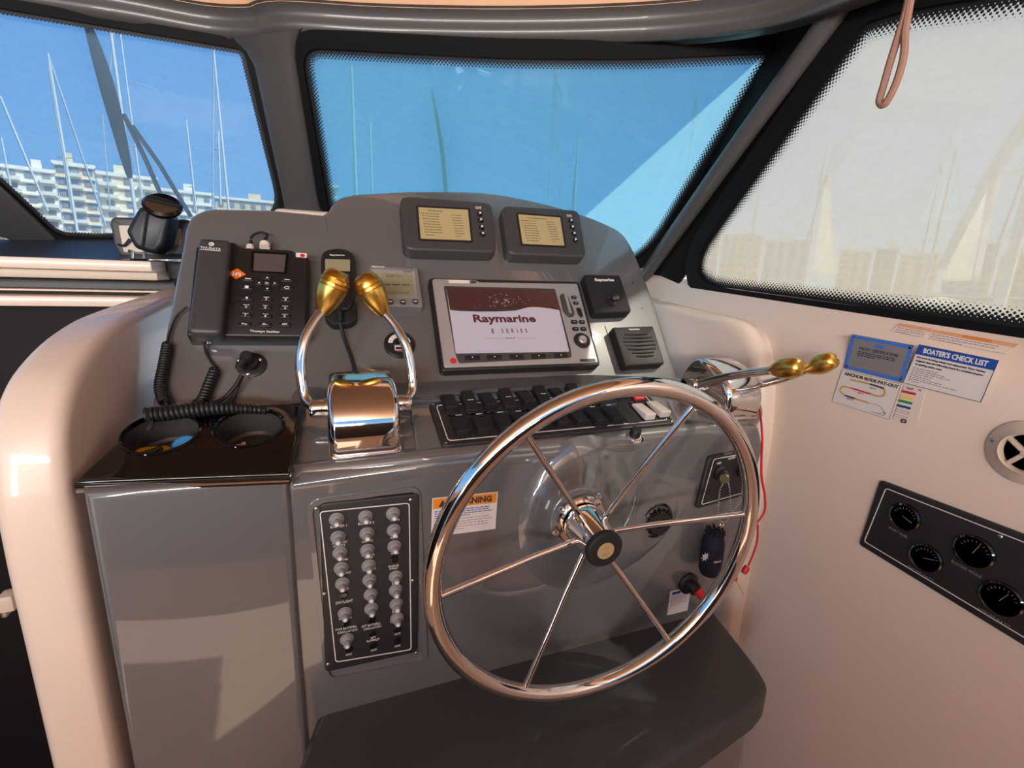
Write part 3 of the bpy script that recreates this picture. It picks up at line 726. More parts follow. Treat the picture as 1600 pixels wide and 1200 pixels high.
for a, b_ in ((538, 930), (541, 974), (545, 1014), (581, 968), (582, 989), (583, 1008), (616, 873), (621, 983), (621, 1001)):
    q = F.L(a, b_); link('hole_plug', hole_me, bp, Matrix.Translation((q.x, q.y, 0)))
def bt_(s, a, b_, w_, h_): q = F.L(a, b_); txt(bp, s, q.x, q.y, w_, h_, WHITE, .0005)
for s, a, b_, w_, h_ in (('BLOWER 1', 529, 822, .022, .0036), ('BLOWER 2', 572, 817, .022, .0036), ('HORN', 617, 812, .012, .0034), ('ELECTRONIC', 531, 847, .020, .0034), ('LIGHTS', 530, 852, .016, .0034), ('LIGHTS', 574, 845, .015, .0034), ('PUMP', 616, 840, .011, .0034),
    ('WIPER', 537, 874, .012, .0032), ('WINDSHIELD', 575, 867, .018, .0032), ('WIPER', 576, 871, .012, .0032), ('ENGINE', 615, 884, .015, .0034), ('SYNC', 615, 888, .012, .0034), ('WASHER', 617, 864, .012, .0032), ('WINDLASS', 537, 895, .020, .0034), ('WINDLASS', 577, 889, .020, .0034),
    ('LIGHT', 540, 920, .010, .0032), ('SPOTLIGHT', 538, 940, .024, .0040), ('BAITWELL', 540, 965, .018, .0034), ('FWD BAITWELL', 541, 981, .030, .0036), ('CIRCULATION', 543, 986, .028, .0036), ('AFT BAITWELL', 580, 976, .028, .0036), ('CIRCULATION', 582, 980.5, .026, .0036),
    ('AFT', 583, 996, .008, .0034), ('PUMPOUT', 583, 1000, .019, .0034), ('ACC', 545, 1022, .009, .0034), ('ACC', 584, 1015, .009, .0034), ('ACC', 621, 990, .009, .0034), ('ACC', 621, 1009, .009, .0034), ('SUMP', 619, 911, .012, .0032), ('PUMP', 620, 931, .011, .0032), ('BILGE', 619, 951, .012, .0032), ('BILGE', 619, 955, .012, .0032), ('WASHDOWN', 620, 970, .020, .0032), ('PUMP', 578, 914, .011, .0032), ('PUMP', 580, 934, .011, .0032)):
    bt_(s, a, b_, w_, h_)
for a, b_ in ((493, 795), (642, 781), (506, 928), (645, 907), (512, 1038), (651, 1020)): q = F.L(a, b_); screw(bp, q.x * .99, q.y, .0024, CHROME2)

# ================================================================== SATELLITE PHONE
TP = .030
F = quad((306, 372), (484, 390), (476, 528), (289, 524), PA, TP + .0006)
ph = thing('satellite_phone', 'black desk phone with keypad, handset and orange diamond sticker', 'phone', F.M)
l = lambda a, b, z=0: F.L(a, b, z)
MB().prism(roundp([l(352, 381), l(366, 376), l(374, 386), l(459, 390), l(462, 402), l(483, 402), l(479, 526), l(291, 524), l(306, 384)], [.006, .004, .002, .003, .003, .008, .012, .012, .006]), -TP, 0, .004).build('base', BLK, ph)
hs = MB(); A_ = [(311, 370), (359, 373), (346, 521), (291, 519)]
po = roundp([l(*p, .022) for p in A_], [.012, .012, .008, .008])
hs = hs.prism(po, -.004, .022, .008, 4).build('handset', CHAR, ph)
hc = l(330, 384, .022); hc.y -= .004; txt(hs, 'THURAYA', hc.x, hc.y - .002, .031, .0052, WHITE, .0222); MB().line(circ(.0042, 20, hc.x, hc.y + .0075), .0014, .0224, None, .0003).build('logo_ring', WHITE, hs)
MB().line(circ(.0022, 14, hc.x + .0006, hc.y + .0072), .001, .0224, None, .0003).build('logo_ring', WHITE, hs)
MB().tube([V((hc.x - .0155, hc.y - .0062, .0223)), V((hc.x + .0155, hc.y - .0062, .0223))], .0005, 4).build('logo_underline', WHITE, hs)
sc = roundp([l(397, 396), l(447, 399), l(444, 426), l(396, 424)], .001); MB().prism(sc, 0, .0008).build('screen', PHSC, ph)
MB().ring(inset(ccw(sc), -.0045), ccw(sc), 0, .0018).build('screen_bezel', BLKG, ph)
q = l(370, 428); s_ = .0145
dm = MB().prism([(q.x, q.y - s_ * .82), (q.x + s_, q.y), (q.x, q.y + s_ * .82), (q.x - s_, q.y)], 0, .0008).build('diamond_sticker', ORANGE, ph); dm['label'] = 'orange diamond sticker reading in'
txt(dm, 'in', q.x, q.y, .0135, .0095, PAPER, .0010, bold=.02)
key_me = MB().prism(rr(.0195, .0088, .003, 4), 0, .0028, .0012).mesh('key', BLK); nav_me = MB().prism(rr(.013, .008, .0035, 4), 0, .0026, .0012).mesh('key', BLK)
def key(a, b_, s=None, sub=None, me=key_me, wd=.004):
    q = l(a, b_); o = link('key', me, ph, Matrix.Translation((q.x, q.y, 0)))
    if s: txt(o, s, 0, -.0012 if sub else 0, wd, .0042, WHITE, .0031, bold=.01)
    if sub: txt(o, sub, 0, .0028, .009, .0019, WHITE, .0031)
rows = [[('1', None), ('2', 'ABC'), ('3', 'DEF')], [('4', 'GHI'), ('5', 'JKL'), ('6', 'MNO')], [('7', 'PQRS'), ('8', 'TUV'), ('9', 'WXYZ')], [('*+', None), ('0-', None), ('#!', None)]]
kx = [[(386, 467), (416.5, 468), (446.5, 469)], [(385, 480), (415, 481), (446, 482)], [(384, 493.5), (415, 494.5), (445, 495)], [(382.5, 507.5), (414.5, 508), (445, 508)]]
for R_, K_ in zip(rows, kx):
    for (s, sub), (a, b_) in zip(R_, K_): key(a, b_, s, sub, wd=.0085 if len(s) > 1 else .0032)
for a, b_ in ((388, 437), (449, 438.5)):
    key(a, b_); q = l(a, b_); MB().box((q.x, q.y, .003), (.009, .0016, .0006)).build('key_mark', WHITE, ph)
for a, b_, d in ((418, 435, 0), (418, 453, 2), (405, 443.5, 1), (430, 444, 3)):
    key(a, b_, me=nav_me); q = l(a, b_); M = Matrix.Translation((q.x, q.y, .0030)) @ Matrix.Rotation(d * PI / 2, 4, 'Z'); MB().prism([(-.002, -.0016), (.002, -.0016), (0, .0018)], 0, .0004, M=M).build('arrow', WHITE, ph)
key(417.5, 444, 'OK', None, nav_me, .006)
key(386, 450); q = l(386, 450); MB().prism(rr(.006, .0055, .001, 2, q.x, q.y), .0028, .0033).build('key_mark', WHITE, ph)
key(448, 451); q = l(448, 451); MB().line([(q.x - .0045, q.y), (q.x - .0015, q.y + .0026), (q.x + .0042, q.y + .0026), (q.x + .0042, q.y - .0026), (q.x - .0015, q.y - .0026)], .0008, .0032).build('key_mark', WHITE, ph)
q = l(414, 518.5); txt(ph, 'Thuraya SeaStar', q.x, q.y, .046, .0052, WHITE, .0004, bold=.02)
q = l(471, 399); lb_ = MB().prism(rr(.019, .0105, .002, 3, q.x, q.y), 0, .0008).build('corner_sticker', PAPER, ph); lb_['label'] = 'white and red corner sticker'
MB().prism(circ(.0042, 16, q.x + .002, q.y - .001), .0006, .0011).build('sticker_spot', RED, lb_)
q = l(349, 523); MB().prism(rr(.008, .004, .001, 2, l(322, 524).x, l(322, 524).y - .002), -.020, -.010).build('cord_jack', CHROME2, ph)
for i, (a, b_, rr_) in enumerate(((391, 386, .0068), (414, 382, .0092))):
    q = F.L(a, b_, -.012); T = Matrix.Translation((q.x, q.y - .006, -.012)) @ Matrix.Rotation(-PI / 2, 4, 'X')
    c_ = MB().lathe([(rr_, -.002), (rr_, .008), (rr_ * .8, .010), (.0036, .011)], 16, T).build('antenna_connector', STKW, ph)
    MB().lathe([(.004, .008), (.0036, .018), (.003, .022), (0, .0225)], 12, T).build('boot', BLK, c_)
pts = [F.L(392, 372, -.012), F.L(398, 366, -.012), F.L(408, 363, -.012), F.L(417, 366, -.012), F.L(416, 374, -.012)]
tag(MB().tube(spl([V((p.x, p.y, -.012)) for p in pts], 5), .0024, 8).build('antenna_cable', RUB, None, F.M), 'short black cable arching between the two connectors above the phone', 'cable')

# ---- cords of the phone
def coil(pts, R, r, turns, n=10):
    P = spl(pts, 10); cum = [0.0]
    for i in range(1, len(P)): cum.append(cum[-1] + (P[i] - P[i - 1]).length)
    out = []; N = turns * n; ref = V((0, 0, 1)); prev = None
    for k in range(N + 1):
        s = cum[-1] * k / N; i = max(j for j in range(len(P) - 1) if cum[j] <= s + 1e-12); f = (s - cum[i]) / max(1e-9, cum[i + 1] - cum[i]); p = P[i].lerp(P[i + 1], f)
        t = (P[min(i + 2, len(P) - 1)] - P[max(i - 1, 0)]).normalized(); u = (ref - t * ref.dot(t)).normalized(); ref = u; v = t.cross(u); a = 2 * PI * k / n
        RR = R(k / N) if callable(R) else R
        out.append(p + u * RR * math.cos(a) + v * RR * math.sin(a))
    return out
hA = lambda a, b_, o=.008: hit(a, b_, PA, o)
hB = lambda a, b_, o=.028: hit(a, b_, PB, o)
c = coil([hA(262, 538, .009), hA(256, 570, .009), hA(250, 605, .010), hA(258, 630, .016)], .0062, .0024, 24)
t = thing('coiled_cord', 'black coiled cord hanging down along the left edge of the grey panel', 'cord')
MB().tube(c, .0024, 6).build('coil', RUB, t)
MB().tube(spl([hA(292, 479, .012), hA(276, 494, .007), hA(266, 518, .005), hA(262, 538, .009)], 6), .0018, 8).build('lead', RUB, t)
c = coil([hA(336, 578, .009), hA(327, 600, .009), hA(316, 625, .010), hA(304, 634, .014)], .0066, .0026, 13)
t = thing('coiled_cord', 'short black coiled cord hanging under the phone handset', 'cord')
MB().tube(c, .0025, 6).build('coil', RUB, t)
MB().tube(spl([hA(318, 529, .014), hA(321, 548, .006), hA(330, 565, .004), hA(339, 576, .006), hA(337, 581, .010)], 6), .0022, 8).build('lead', RUB, t)
c = coil([hB(229, 648, .026), hB(262, 646, .026), hB(300, 641, .027), hB(345, 638, .026), hB(385, 639, .022), hB(418, 642, .018)], lambda u: .0082 - .0052 * max(0, (u - .45) / .55), .003, 25)
t = thing('coiled_cord', 'thick black coiled cord lying across the back of the cup holder tray', 'cord')
MB().tube(c, .0031, 7).build('coil', RUB, t)
MB().tube(spl([hB(233, 652, .026), hB(237, 662, .024), hB(232, 672, .018)], 5), .003, 8).build('lead', RUB, t)
# ---- power socket with angled plug
F = at(393, 571, PA)
t = thing('power_socket', 'round black socket flange with angled plug below the phone', 'socket', F.M)
MB().lathe([(.0235, 0), (.0235, .0025), (.0215, .004), (.012, .0042), (.011, .012), (0, .012)], 36).build('flange', BLK, t)
for a, b_ in ((407, 563), (388, 585), (374, 564)): q = F.L(a, b_); screw(t, q.x, q.y, .003, CHROME, .0035)
pl = MB().lathe([(.008, .010), (.0095, .012), (.0095, .026), (.008, .029), (0, .0295)], 20, Matrix.Translation((-.004, .004, 0)))
pl.tube([V((-.004, .004, .020)), V((-.010, -.006, .022)), V((-.014, -.018, .022))], lambda u: .0075 - .003 * u, 12); pl = pl.build('plug', RUB, t)
b = MB()
for k in range(6): b.lathe([(.0058, -.0008), (.0066, 0), (.0058, .0008)], 12, Matrix.Translation((-.0085 - .001 * k, -.004 - .0024 * k, .022)) @ Matrix.Rotation(PI / 2, 4, 'X'))
b.build('strain_relief', RUB, pl)
tag(MB().tube(spl([hA(377, 586, .022), hA(368, 602, .016), hA(352, 620, .010), hA(335, 630, .010), hA(312, 636, .012)], 6), .0032, 8).build('plug_cable', RUB), 'black cable curving from the angled plug to the coiled cords', 'cable')
tag(MB().tube(spl([hA(379, 587, .020), hA(370, 607, .010), hA(361, 630, .006), hA(358, 640, .006)], 6), .0028, 8).build('plug_cable', RUB), 'second black cable dropping straight from the angled plug to the tray', 'cable')

# ================================================================== HAND REMOTE
TP = .024
F = quad((502, 388), (554, 388), (557, 480), (507, 480), PA, TP + .0006)
t = thing('hand_remote', 'black handheld autopilot remote with small lcd in its cradle', 'remote control', F.M)
l = lambda a, b_, z=0: F.L(a, b_, z)
o = roundp([l(501, 402), l(504, 391), l(522, 386), l(538, 387), l(551, 393), l(556, 405), l(555, 460), l(548, 484), l(512, 484), l(502, 460)], .01, 3)
MB().prism(o, -.020, 0, .006, 4).build('body', BLK, t)
MB().prism(roundp([l(508, 405), l(547, 406), l(547, 424), l(508, 423)], .001), 0, .0006).build('lcd', LCD, t)
q = l(527, 399); txt(t, 'Raymarine', q.x, q.y, .027, .0048, WHITE, .0004, bold=.015)
for a, b_, s in ((527, 431, 'A'), (542, 431, '+'), (542, 440, '-'), (543, 448, '='), (512, 431, '<')):
    q = l(a, b_); k_ = MB().prism(rr(.010, .007, .003, 3, q.x, q.y), 0, .0016, .0008).build('button', CHAR, t); txt(k_, s, q.x, q.y, .003, .003, WHITE, .0018)
MB().prism(roundp([l(506, 470, -.006), l(558, 470, -.006), l(558, 498, -.006), l(548, 505, -.006), l(520, 507, -.006), l(508, 496, -.006)], .006), -TP, -.006, .004).build('cradle', BLKM, t)
q = l(531, 489); T = Matrix.Translation((q.x, q.y, -.003)) @ Matrix.Rotation(PI / 2, 4, 'X')
b = MB().lathe([(.0055, -.014), (.0055, 0), (.0045, .003), (.0038, .012), (.0032, .018)], 14, T)
for k in range(4): b.lathe([(.0044, .003 + k * .0035), (.0056, .0042 + k * .0035), (.0044, .0054 + k * .0035)], 12, T)
b.build('strain_relief', RUB, t)
tag(MB().tube(spl([hit(531, 500, PA, TP - .003), hit(534, 515, PA, .012), hit(541, 537, PA, .006), hit(550, 562, PA, .005), hit(556, 588, PA, .004)], 6), .0033, 8).build('remote_cable', RUB), 'black cable running from the handheld remote down behind the left throttle', 'cable')

# ================================================================== DEPTH INSTRUMENT
TP = .020
F = quad((576, 415), (654, 418), (660, 479), (585, 478), PA, TP + .0006)
t = thing('depth_display', 'square grey depth instrument with olive lcd left of the chart plotter', 'instrument', F.M)
l = lambda a, b_, z=0: F.L(a, b_, z)
MB().prism(rr(F.w, F.h, .004), -TP, 0, .003).build('body', GREYB, t)
f0 = [l(583, 421), l(648, 424), l(652, 467), l(590, 466)]; MB().prism(roundp(f0, .001), 0, .0008).build('bezel', SILV, t)
MB().prism(roundp([l(588, 427), l(644, 430), l(647, 463), l(595, 462)], .0005), .0004, .0012).build('lcd', LCD, t)
q = l(615, 432); txt(t, 'DEPTH', q.x, q.y, .030, .006, LCDT, .0013)
q = l(619, 445.5); txt(t, '---- ---- ----', q.x, q.y, .052, .0022, DKP, .0013)
q = l(623, 458); txt(t, 'FUNCTIONS', q.x - .004, q.y, .048, .006, LCDT, .0013)
q = l(591, 416.5); txt(t, 'Raymarine', q.x, q.y - .0006, .024, .0040, WHITE, .0003, bold=.02)
q = l(637, 425); MB().box((q.x, q.y, .001), (.017, .0012, .0004)).build('name_strip', DKP, t)
for a, b_ in ((594, 472), (610, 472), (629.5, 472.2), (649, 471.5)):
    q = l(a, b_); k_ = MB().lathe([(.0062, 0), (.0058, .0014), (0, .0018)], 20, Matrix.Translation((q.x, q.y, 0))).build('button', CHAR, t); MB().box((q.x, q.y, .0019), (.0062, .0022, .0004)).build('button_mark', WHITE, k_)

# ================================================================== ROUND GAUGE WITH WHITE ARC
F = at(624, 540, PA)
t = thing('round_gauge', 'round black gauge with white arc behind the left throttle lever', 'gauge', F.M)
MB().lathe([(.0285, 0), (.0285, .006), (.0265, .008), (.0255, .0065), (0, .0065)], 40).build('body', BLK, t)
arc = MB(); n = 20; L = [[V((r * math.cos(a), r * math.sin(a) + .001, .007)) for r in (.013, .021)] for a in [math.radians(5 + 170 * k / n) for k in range(n + 1)]]
arc.layers(L, (False, False), closed=False).build('scale_arc', WHITE, t)
for k in range(7): a = math.radians(20 + 140 * k / 6); MB().box((0, 0, 0), (.0035, .0008, .0004), 0, Matrix.Translation((.017 * math.cos(a), .017 * math.sin(a) + .001, .0072)) @ Matrix.Rotation(a, 4, 'Z')).build('tick', DKP, t)
MB().line(rr(.014, .0085, .001, 2, -.003, -.010), .0012, .0071).build('window_outline', WHITE, t); MB().line(rr(.006, .0085, .001, 2, .0095, -.010), .001, .0071).build('window_outline', WHITE, t)
MB().box((0, -.0165, .0070), (.014, .0018, .0005)).build('red_mark', RED, t); MB().box((-.002, -.0035, .0070), (.017, .0012, .0005)).build('white_mark', WHITE, t)
MB().lathe([(.006, .0066), (.006, .0078), (0, .008)], 20, Matrix.Translation((0, .003, 0))).build('dial_boss', BLKG, t)

# ================================================================== ENGINE DISPLAYS
def engine_display(q4, scr, badge, btn, label, n):
    TP = .030
    F = quad(*q4, PA, TP + .0006); t = thing('engine_display', label, 'display', F.M, 'engine displays along the top of the panel')
    l = lambda a, b_, z=0: F.L(a, b_, z)
    MB().prism(roundp([l(*p) for p in q4], .022, 7), -TP, 0, .005, 3).build('housing', CHAR, t)
    s4 = roundp([l(*p) for p in scr], .0008); MB().prism(s4, 0, .0006).build('screen', LCDB, t)
    c4 = ccw(s4); MB().ring(inset(c4, -.004), c4, -.001, .0022).build('screen_edge', BLKM, t)
    a, b_, c, d = [l(*p) for p in scr]
    xs = (a.x + d.x) / 2; w_ = (b - a).length if False else (V(b_) - V(a)).length; top_ = (a.y + b_.y) / 2; hh = top_ - (c.y + d.y) / 2
    bars(t, a.x + w_ * .18, top_ - hh * .10, w_ * .62, 1, .01, LCDT, .0028, .0008, n, 'screen_heading')
    bars(t, (a.x + d.x) / 2 + w_ * .08, top_ - hh * .2, w_ * .36, 9, hh * .083, LCDT, .0024, .0008, n + 5, 'screen_text')
    bars(t, (a.x + d.x) / 2 + w_ * .66, top_ - hh * .2, w_ * .22, 9, hh * .083, LCDT, .0024, .0008, n + 9, 'screen_text')
    q = l(*badge); txt(t, 'CAT', q.x, q.y, .0145, .0075, PAPER, .0006, bold=.03); tb = MB().prism([(q.x - .0035, q.y - .0037), (q.x + .0035, q.y - .0037), (q.x, q.y + .0006)], .0008, .0014).build('badge_triangle', OCHRE, t)
    for p in btn:
        q = l(*p); T = Matrix.Translation((q.x, q.y, 0)); k = MB().lathe([(.0068, 0), (.0064, .003), (.005, .0045), (0, .005)], 20, T).build('button', BLKG, t)
        MB().lathe([(.0028, .0044), (.0026, .0054), (0, .0056)], 12, T).build('button_mark', WHITE, k)
    return t
engine_display([(625, 305), (768, 316), (777, 394), (632, 389)], [(653, 324), (731, 328), (736, 377), (657, 374)], (747.5, 325), [(749.5, 335), (751, 345), (752.5, 356), (754, 366.5)],
    'larger engine display with beige text screen above the depth instrument and chart plotter', 1)
engine_display([(783, 320), (905, 328), (917, 401), (793, 396)], [(809, 335), (875, 340), (882, 385), (816, 382)], (889.5, 337.5), [(892, 346), (894, 356), (896.5, 366), (898.5, 376)],
    'smaller engine display with beige text screen above the joystick control pad', 2)

# ================================================================== CHART PLOTTER
TP = .022
F = quad((672, 433), (908, 440), (940, 568), (690, 576), PA, TP + .0006)
t = thing('chart_plotter', 'large silver-framed chart plotter with lit screen in the middle of the panel', 'display', F.M)
l = lambda a, b_, z=0: F.L(a, b_, z)
full = roundp([l(670, 432), l(906, 438), l(940, 570), l(690, 579)], .010, 5)
MB().prism(full, -TP, -.003, .004).build('housing', BLK, t)
fas = roundp([l(675, 435), l(743, 437), l(749, 440.5), l(902, 443), l(935, 566), l(694, 574)], [.006, .003, .003, .008, .006, .008], 5)
MB().prism(fas, -.004, 0, .002).build('fascia', SILV, t)
scr = [l(697, 450), l(866, 455), l(889, 550), l(712, 553)]
o4 = roundp([l(693, 447), l(867, 451.5), l(892, 547), l(893, 559), l(717, 568), l(711, 552)], .005, 4); MB().prism(o4, -.001, .0012, .0008).build('screen_surround', CHAR, t)
MB().prism(roundp(scr, .001), .0008, .0016).build('screen', SCRL, t)
dk = [l(697, 450), l(866, 455), l(876, 486)] + spl([l(872, 485), l(850, 481.5), l(828, 480.5), l(806, 483), l(775, 485), l(745, 485.5), l(722, 484), l(703, 485)], 4)
MB().prism(dk, .0015, .0020).build('screen_wave', SCRD, t)
sw = [l(703, 485), *[l(a, b_) for a, b_ in ((720, 484), (745, 485.5), (775, 485), (806, 483), (828, 480))], *[l(a, b_) for a, b_ in ((806, 486), (775, 487.5), (745, 487.5), (716, 486.5))]]
MB().prism(sw, .0016, .0022).build('wave_edge', DKP, t)
R = random.Random(4); b = MB()
for k in range(70):
    a = R.gauss(784, 17); c = 472 + R.gauss(0, 5); r = R.uniform(.0004, .0018) * (1.4 if abs(a - 784) < 10 else .7); q = l(a, min(480, max(456, c))); b.prism(circ(r, 6, q.x, q.y), .0019, .0023)
b.build('screen_splash', SILV, t)['kind'] = 'stuff'
q = l(789, 499.5); txt(t, 'Raymarine', q.x, q.y - .001, .136, .0245, SCRT, .0018, bold=.032)
q = l(769.5, 518); txt(t, 'E', q.x, q.y, .004, .010, SCRT, .0018, bold=.03)
q = l(802, 517.5); txt(t, 'S  E  R  I  E  S', q.x + .002, q.y, .056, .0095, SCRT, .0018)
for a, b_ in ((757, 788), (806, 838)):
    q = l(a, 529.5); q2 = l(b_, 529); MB().tube([V((q.x, q.y, .0018)), V((q2.x, q2.y, .0018))], .0003, 4).build('rule', GREYP, t)
q = l(797, 529); txt(t, 'Starting up', q.x, q.y, .020, .0030, DKP, .0018)
q = l(712, 438 + 2); q2 = l(724, 440.5); MB().prism(rr(.045, .0072, .0034, 4, q2.x - .009, q2.y), 0, .0010).build('name_badge', STKW, t); MB().prism(rr(.0125, .0062, .003, 4, q2.x + .021, q2.y), 0, .0014).build('light_sensor', CHAR, t)
q = l(708, 564); MB().lathe([(.0062, 0), (.0060, .0016), (0, .002)], 20, Matrix.Translation((q.x, q.y, 0))).build('power_button', RED, t)['label'] = 'round red power button'
for k in range(5):
    q = l(738 + k * 34.5, 560 - k * .9); MB().prism(rr(.030, .011, .002, 3, q.x, q.y), .001, .0028, .001).build('soft_key', BLK, t)
    MB().box((q.x, q.y + .001, .0030), (.0022, .0022, .0004)).build('soft_key_mark', WHITE, t)
rk = roundp([l(874, 461), l(884, 460), l(896, 487), l(897, 495), l(887, 496), l(880, 487)], .006, 4); MB().prism(rk, 0, .0055, .003).build('range_rocker', CHAR, t)
b = MB().tube([V((*l(882, 463), .0055)), V((*l(890, 492), .0055))], .0035, 10); b.build('rocker_ridge', SILV, t)
for a, b_, w_, h_ in ((896.5, 465, .013, .0085), (899.5, 474, .013, .0085), (897, 503.5, .016, .0095), (909, 503.5, .014, .0095), (899, 514.5, .015, .0095), (911, 514.5, .014, .0095)):
    q = l(a, b_); k = MB().prism(rr(w_, h_, .0035, 4, q.x, q.y), 0, .0026, .0012).build('button', BLK, t); MB().box((q.x, q.y, .0027), (.006, .0014, .0004)).build('button_mark', SILV, k)
q4 = roundp([l(900, 481), l(907, 482), l(911, 495), l(907, 497), l(903, 491)], .003, 4); MB().prism(q4, 0, .0026, .0012).build('button', BLK, t)
q = l(909, 532.5); T = Matrix.Translation((q.x, q.y, 0))
MB().lathe([(.0188, 0), (.0182, .003), (.0105, .0042), (0, .0042)], 36, T).build('joypad', BLK, t); MB().lathe([(.0098, .003), (.0094, .0072), (.0078, .0085), (.003, .0068), (0, .0066)], 28, T).build('joypad_knob', SILV, t)
q = l(918, 563); MB().prism(rr(.036, .0058, .001, 2, q.x, q.y), 0, .0012).build('card_door', CHAR, t)

# ================================================================== JOYSTICK PAD
TP = .024
q4 = [(912, 428), (969, 429), (988, 487), (930, 489)]; F = quad(*q4, PA, TP + .0006)
t = thing('joystick_control', 'square black joystick control pad right of the chart plotter', 'control pad', F.M)
l = lambda a, b_, z=0: F.L(a, b_, z)
MB().prism(roundp([l(*p) for p in q4], .009, 5), -TP, 0, .005).build('body', BLKM, t)
q = l(944.5, 438); txt(t, 'Raymarine', q.x, q.y, .052, .0105, WHITE, .0006, bold=.035)
q = l(956, 471); T = Matrix.Translation((q.x, q.y, 0))
MB().lathe([(.0125, -.001), (.0120, .003), (.006, .005), (.0055, .010), (.0098, .0145), (.0102, .018), (.008, .0205), (0, .0212)], 28, T).build('joystick', BLK, t)
# ================================================================== LOUDSPEAKER
TP = .022
q4 = [(957, 511), (1021, 509), (1039, 568), (977, 572)]; F = quad(*q4, PA, TP + .0006)
t = thing('loudspeaker', 'square black slotted loudspeaker above the right end of the switch panel', 'speaker', F.M)
l = lambda a, b_, z=0: F.L(a, b_, z)
MB().prism(roundp([l(*p) for p in q4], .005, 4), -TP, 0, .004).build('body', BLK, t)
q = l(991, 514.8); txt(t, 'Raymarine', q.x, q.y, .028, .0055, WHITE, .0006, bold=.02)
for k, (a, b_, c) in enumerate(((976, 1012, 523.5), (974, 1019, 528.8), (974, 1023, 534.5), (977, 1025, 540.5), (981, 1025, 546.5), (988, 1022, 552), (994, 1021, 557.5))):
    p, r = l(a, c + .5), l(b_, c - .5); m_ = (p + r) / 2
    MB().tube(spl([V((p.x, p.y + .001, -.0002)), V((m_.x, m_.y - .0006, .0004)), V((r.x, r.y + .001, -.0002))], 5), .0013, 6).build('slot', BLKG, t)
    MB().tube(spl([V((p.x, p.y + .0038, -.0003)), V((m_.x, m_.y + .0022, .0010)), V((r.x, r.y + .0038, -.0003))], 5), .0014, 6).build('grille_bar', CHAR, t)

# ================================================================== LABELS AND FITTINGS ON THE CONSOLE FRONT
F = quad((672, 780), (777, 768), (775, 827), (677, 838), PC, .001)
t = thing('warning_sticker', 'white warning sticker with orange heading behind the wheel rim', 'sticker', F.M)
w_, h_ = F.w, F.h
MB().prism(rr(w_, h_, .001), -.0010, 0).build('sheet', PAPER, t); MB().prism(rr(w_ - .003, .0165, .0005, 2, 0, h_ / 2 - .0097), 0, .0003).build('heading_band', ORANGE2, t)
txt(t, 'WARNING', .010, h_ / 2 - .0097, .066, .0105, DKP, .0006, bold=.04)
MB().prism([(-.043, h_ / 2 - .0152), (-.030, h_ / 2 - .0152), (-.0365, h_ / 2 - .0042)], .0002, .0005).build('alert_triangle', DKP, t)
bars(t, -w_ / 2 + .004, h_ / 2 - .023, w_ - .010, 4, .0036, BLUE, .0014, .0003, 3); bars(t, -w_ / 2 + .004, h_ / 2 - .039, w_ - .010, 5, .0044, GREYP, .0011, .0003, 4)
F = quad((1049, 923), (1076, 919), (1078, 952), (1041, 963), PC, .001)
t = thing('small_sticker', 'small white sticker with blue heading beside the kill switch', 'sticker', F.M)
MB().prism(rr(F.w, F.h, .001), -.001, 0).build('sheet', PAPER, t); MB().prism(rr(F.w * .4, .006, .0005, 2, -F.w * .2, F.h / 2 - .006), 0, .0004).build('heading_mark', BLUE, t)
bars(t, -F.w / 2 + .004, F.h / 2 - .014, F.w - .009, 6, .0042, GREYP, .0012, .0003, 9)
F = at(1024, 812, PC)
t = thing('ribbed_plug', 'round black ribbed cap right of the wheel hub', 'cap', F.M)
MB().lathe([(.036, 0), (.036, .004), (.033, .006), (.030, .006), (.029, .003), (.024, .003), (.024, .012), (.022, .015), (.010, .015), (.009, .012), (0, .012)], 40).build('cap', BLKG, t)
b = MB()
for k in range(16): a = k / 16 * 2 * PI; b.box((0, 0, 0), (.006, .003, .008), .0006, Matrix.Translation((.025 * math.cos(a), .025 * math.sin(a), .009)) @ Matrix.Rotation(a, 4, 'Z'))
b.build('rib_ring', BLKG, t)
# ignition
F = quad((1109, 714), (1180, 701), (1172, 772), (1088, 796), PC, .008)
t = thing('key_switch_unit', 'black ignition key panel right of the steering wheel', 'switch panel', F.M)
l = lambda a, b_, z=0: F.L(a, b_, z)
q4 = [l(1109, 714), l(1180, 701), l(1174, 772), l(1088, 796)]
MB().prism(roundp(q4, .008), -.0078, 0, .003).build('plate', PLATE, t); MB().line(roundp([l(1115, 717), l(1175, 706), l(1169, 768), l(1095, 789)], .006), .0013, .0004).build('border_line', WHITE, t)
for s, a, b_, w2 in (('PORT', 1123.5, 723.5, .010), ('IGNITION', 1143, 715.5, .016), ('STBD', 1163, 716, .010)): q = l(a, b_); txt(t, s, q.x, q.y, w2, .0045, WHITE, .0006, rot=.04)
for nm, (a, b_), wk in (('ignition_switch', (1124, 738), True), ('ignition_switch', (1160, 733), True)):
    q = l(a, b_); T = Matrix.Translation((q.x, q.y, 0)); MB().lathe([(.016, 0), (.0155, .006), (.0105, .008), (.010, .016), (.0085, .018), (0, .018)], 28, T).build(nm, BLK, t)
    MB().lathe([(.0068, .018), (.0066, .0195), (0, .0195)], 20, T).build('key_barrel', CHROME2, t)
kp = F.M @ V((*l(1132, 748, .026), .026))
tk = thing('ignition_key', 'ignition key with long ball chain and navy float hanging from the black key panel', 'key', Matrix.Translation(kp))
KI = Matrix.Translation(-kp)
q = l(1124, 738); s0 = F.M @ V((q.x, q.y, .018))
hb = MB(); T = Matrix.Translation(kp) @ (kp - s0).to_track_quat('Z', 'Y').to_matrix().to_4x4()
hb.lathe([(.0045, -.016), (.0045, -.002)], 10, T); hb.lathe([(0, -.002), (.0085, -.002), (.0092, 0), (.0085, .002), (0, .002)], 24, T); hb.build('key_bow', KEYM, tk, KI)
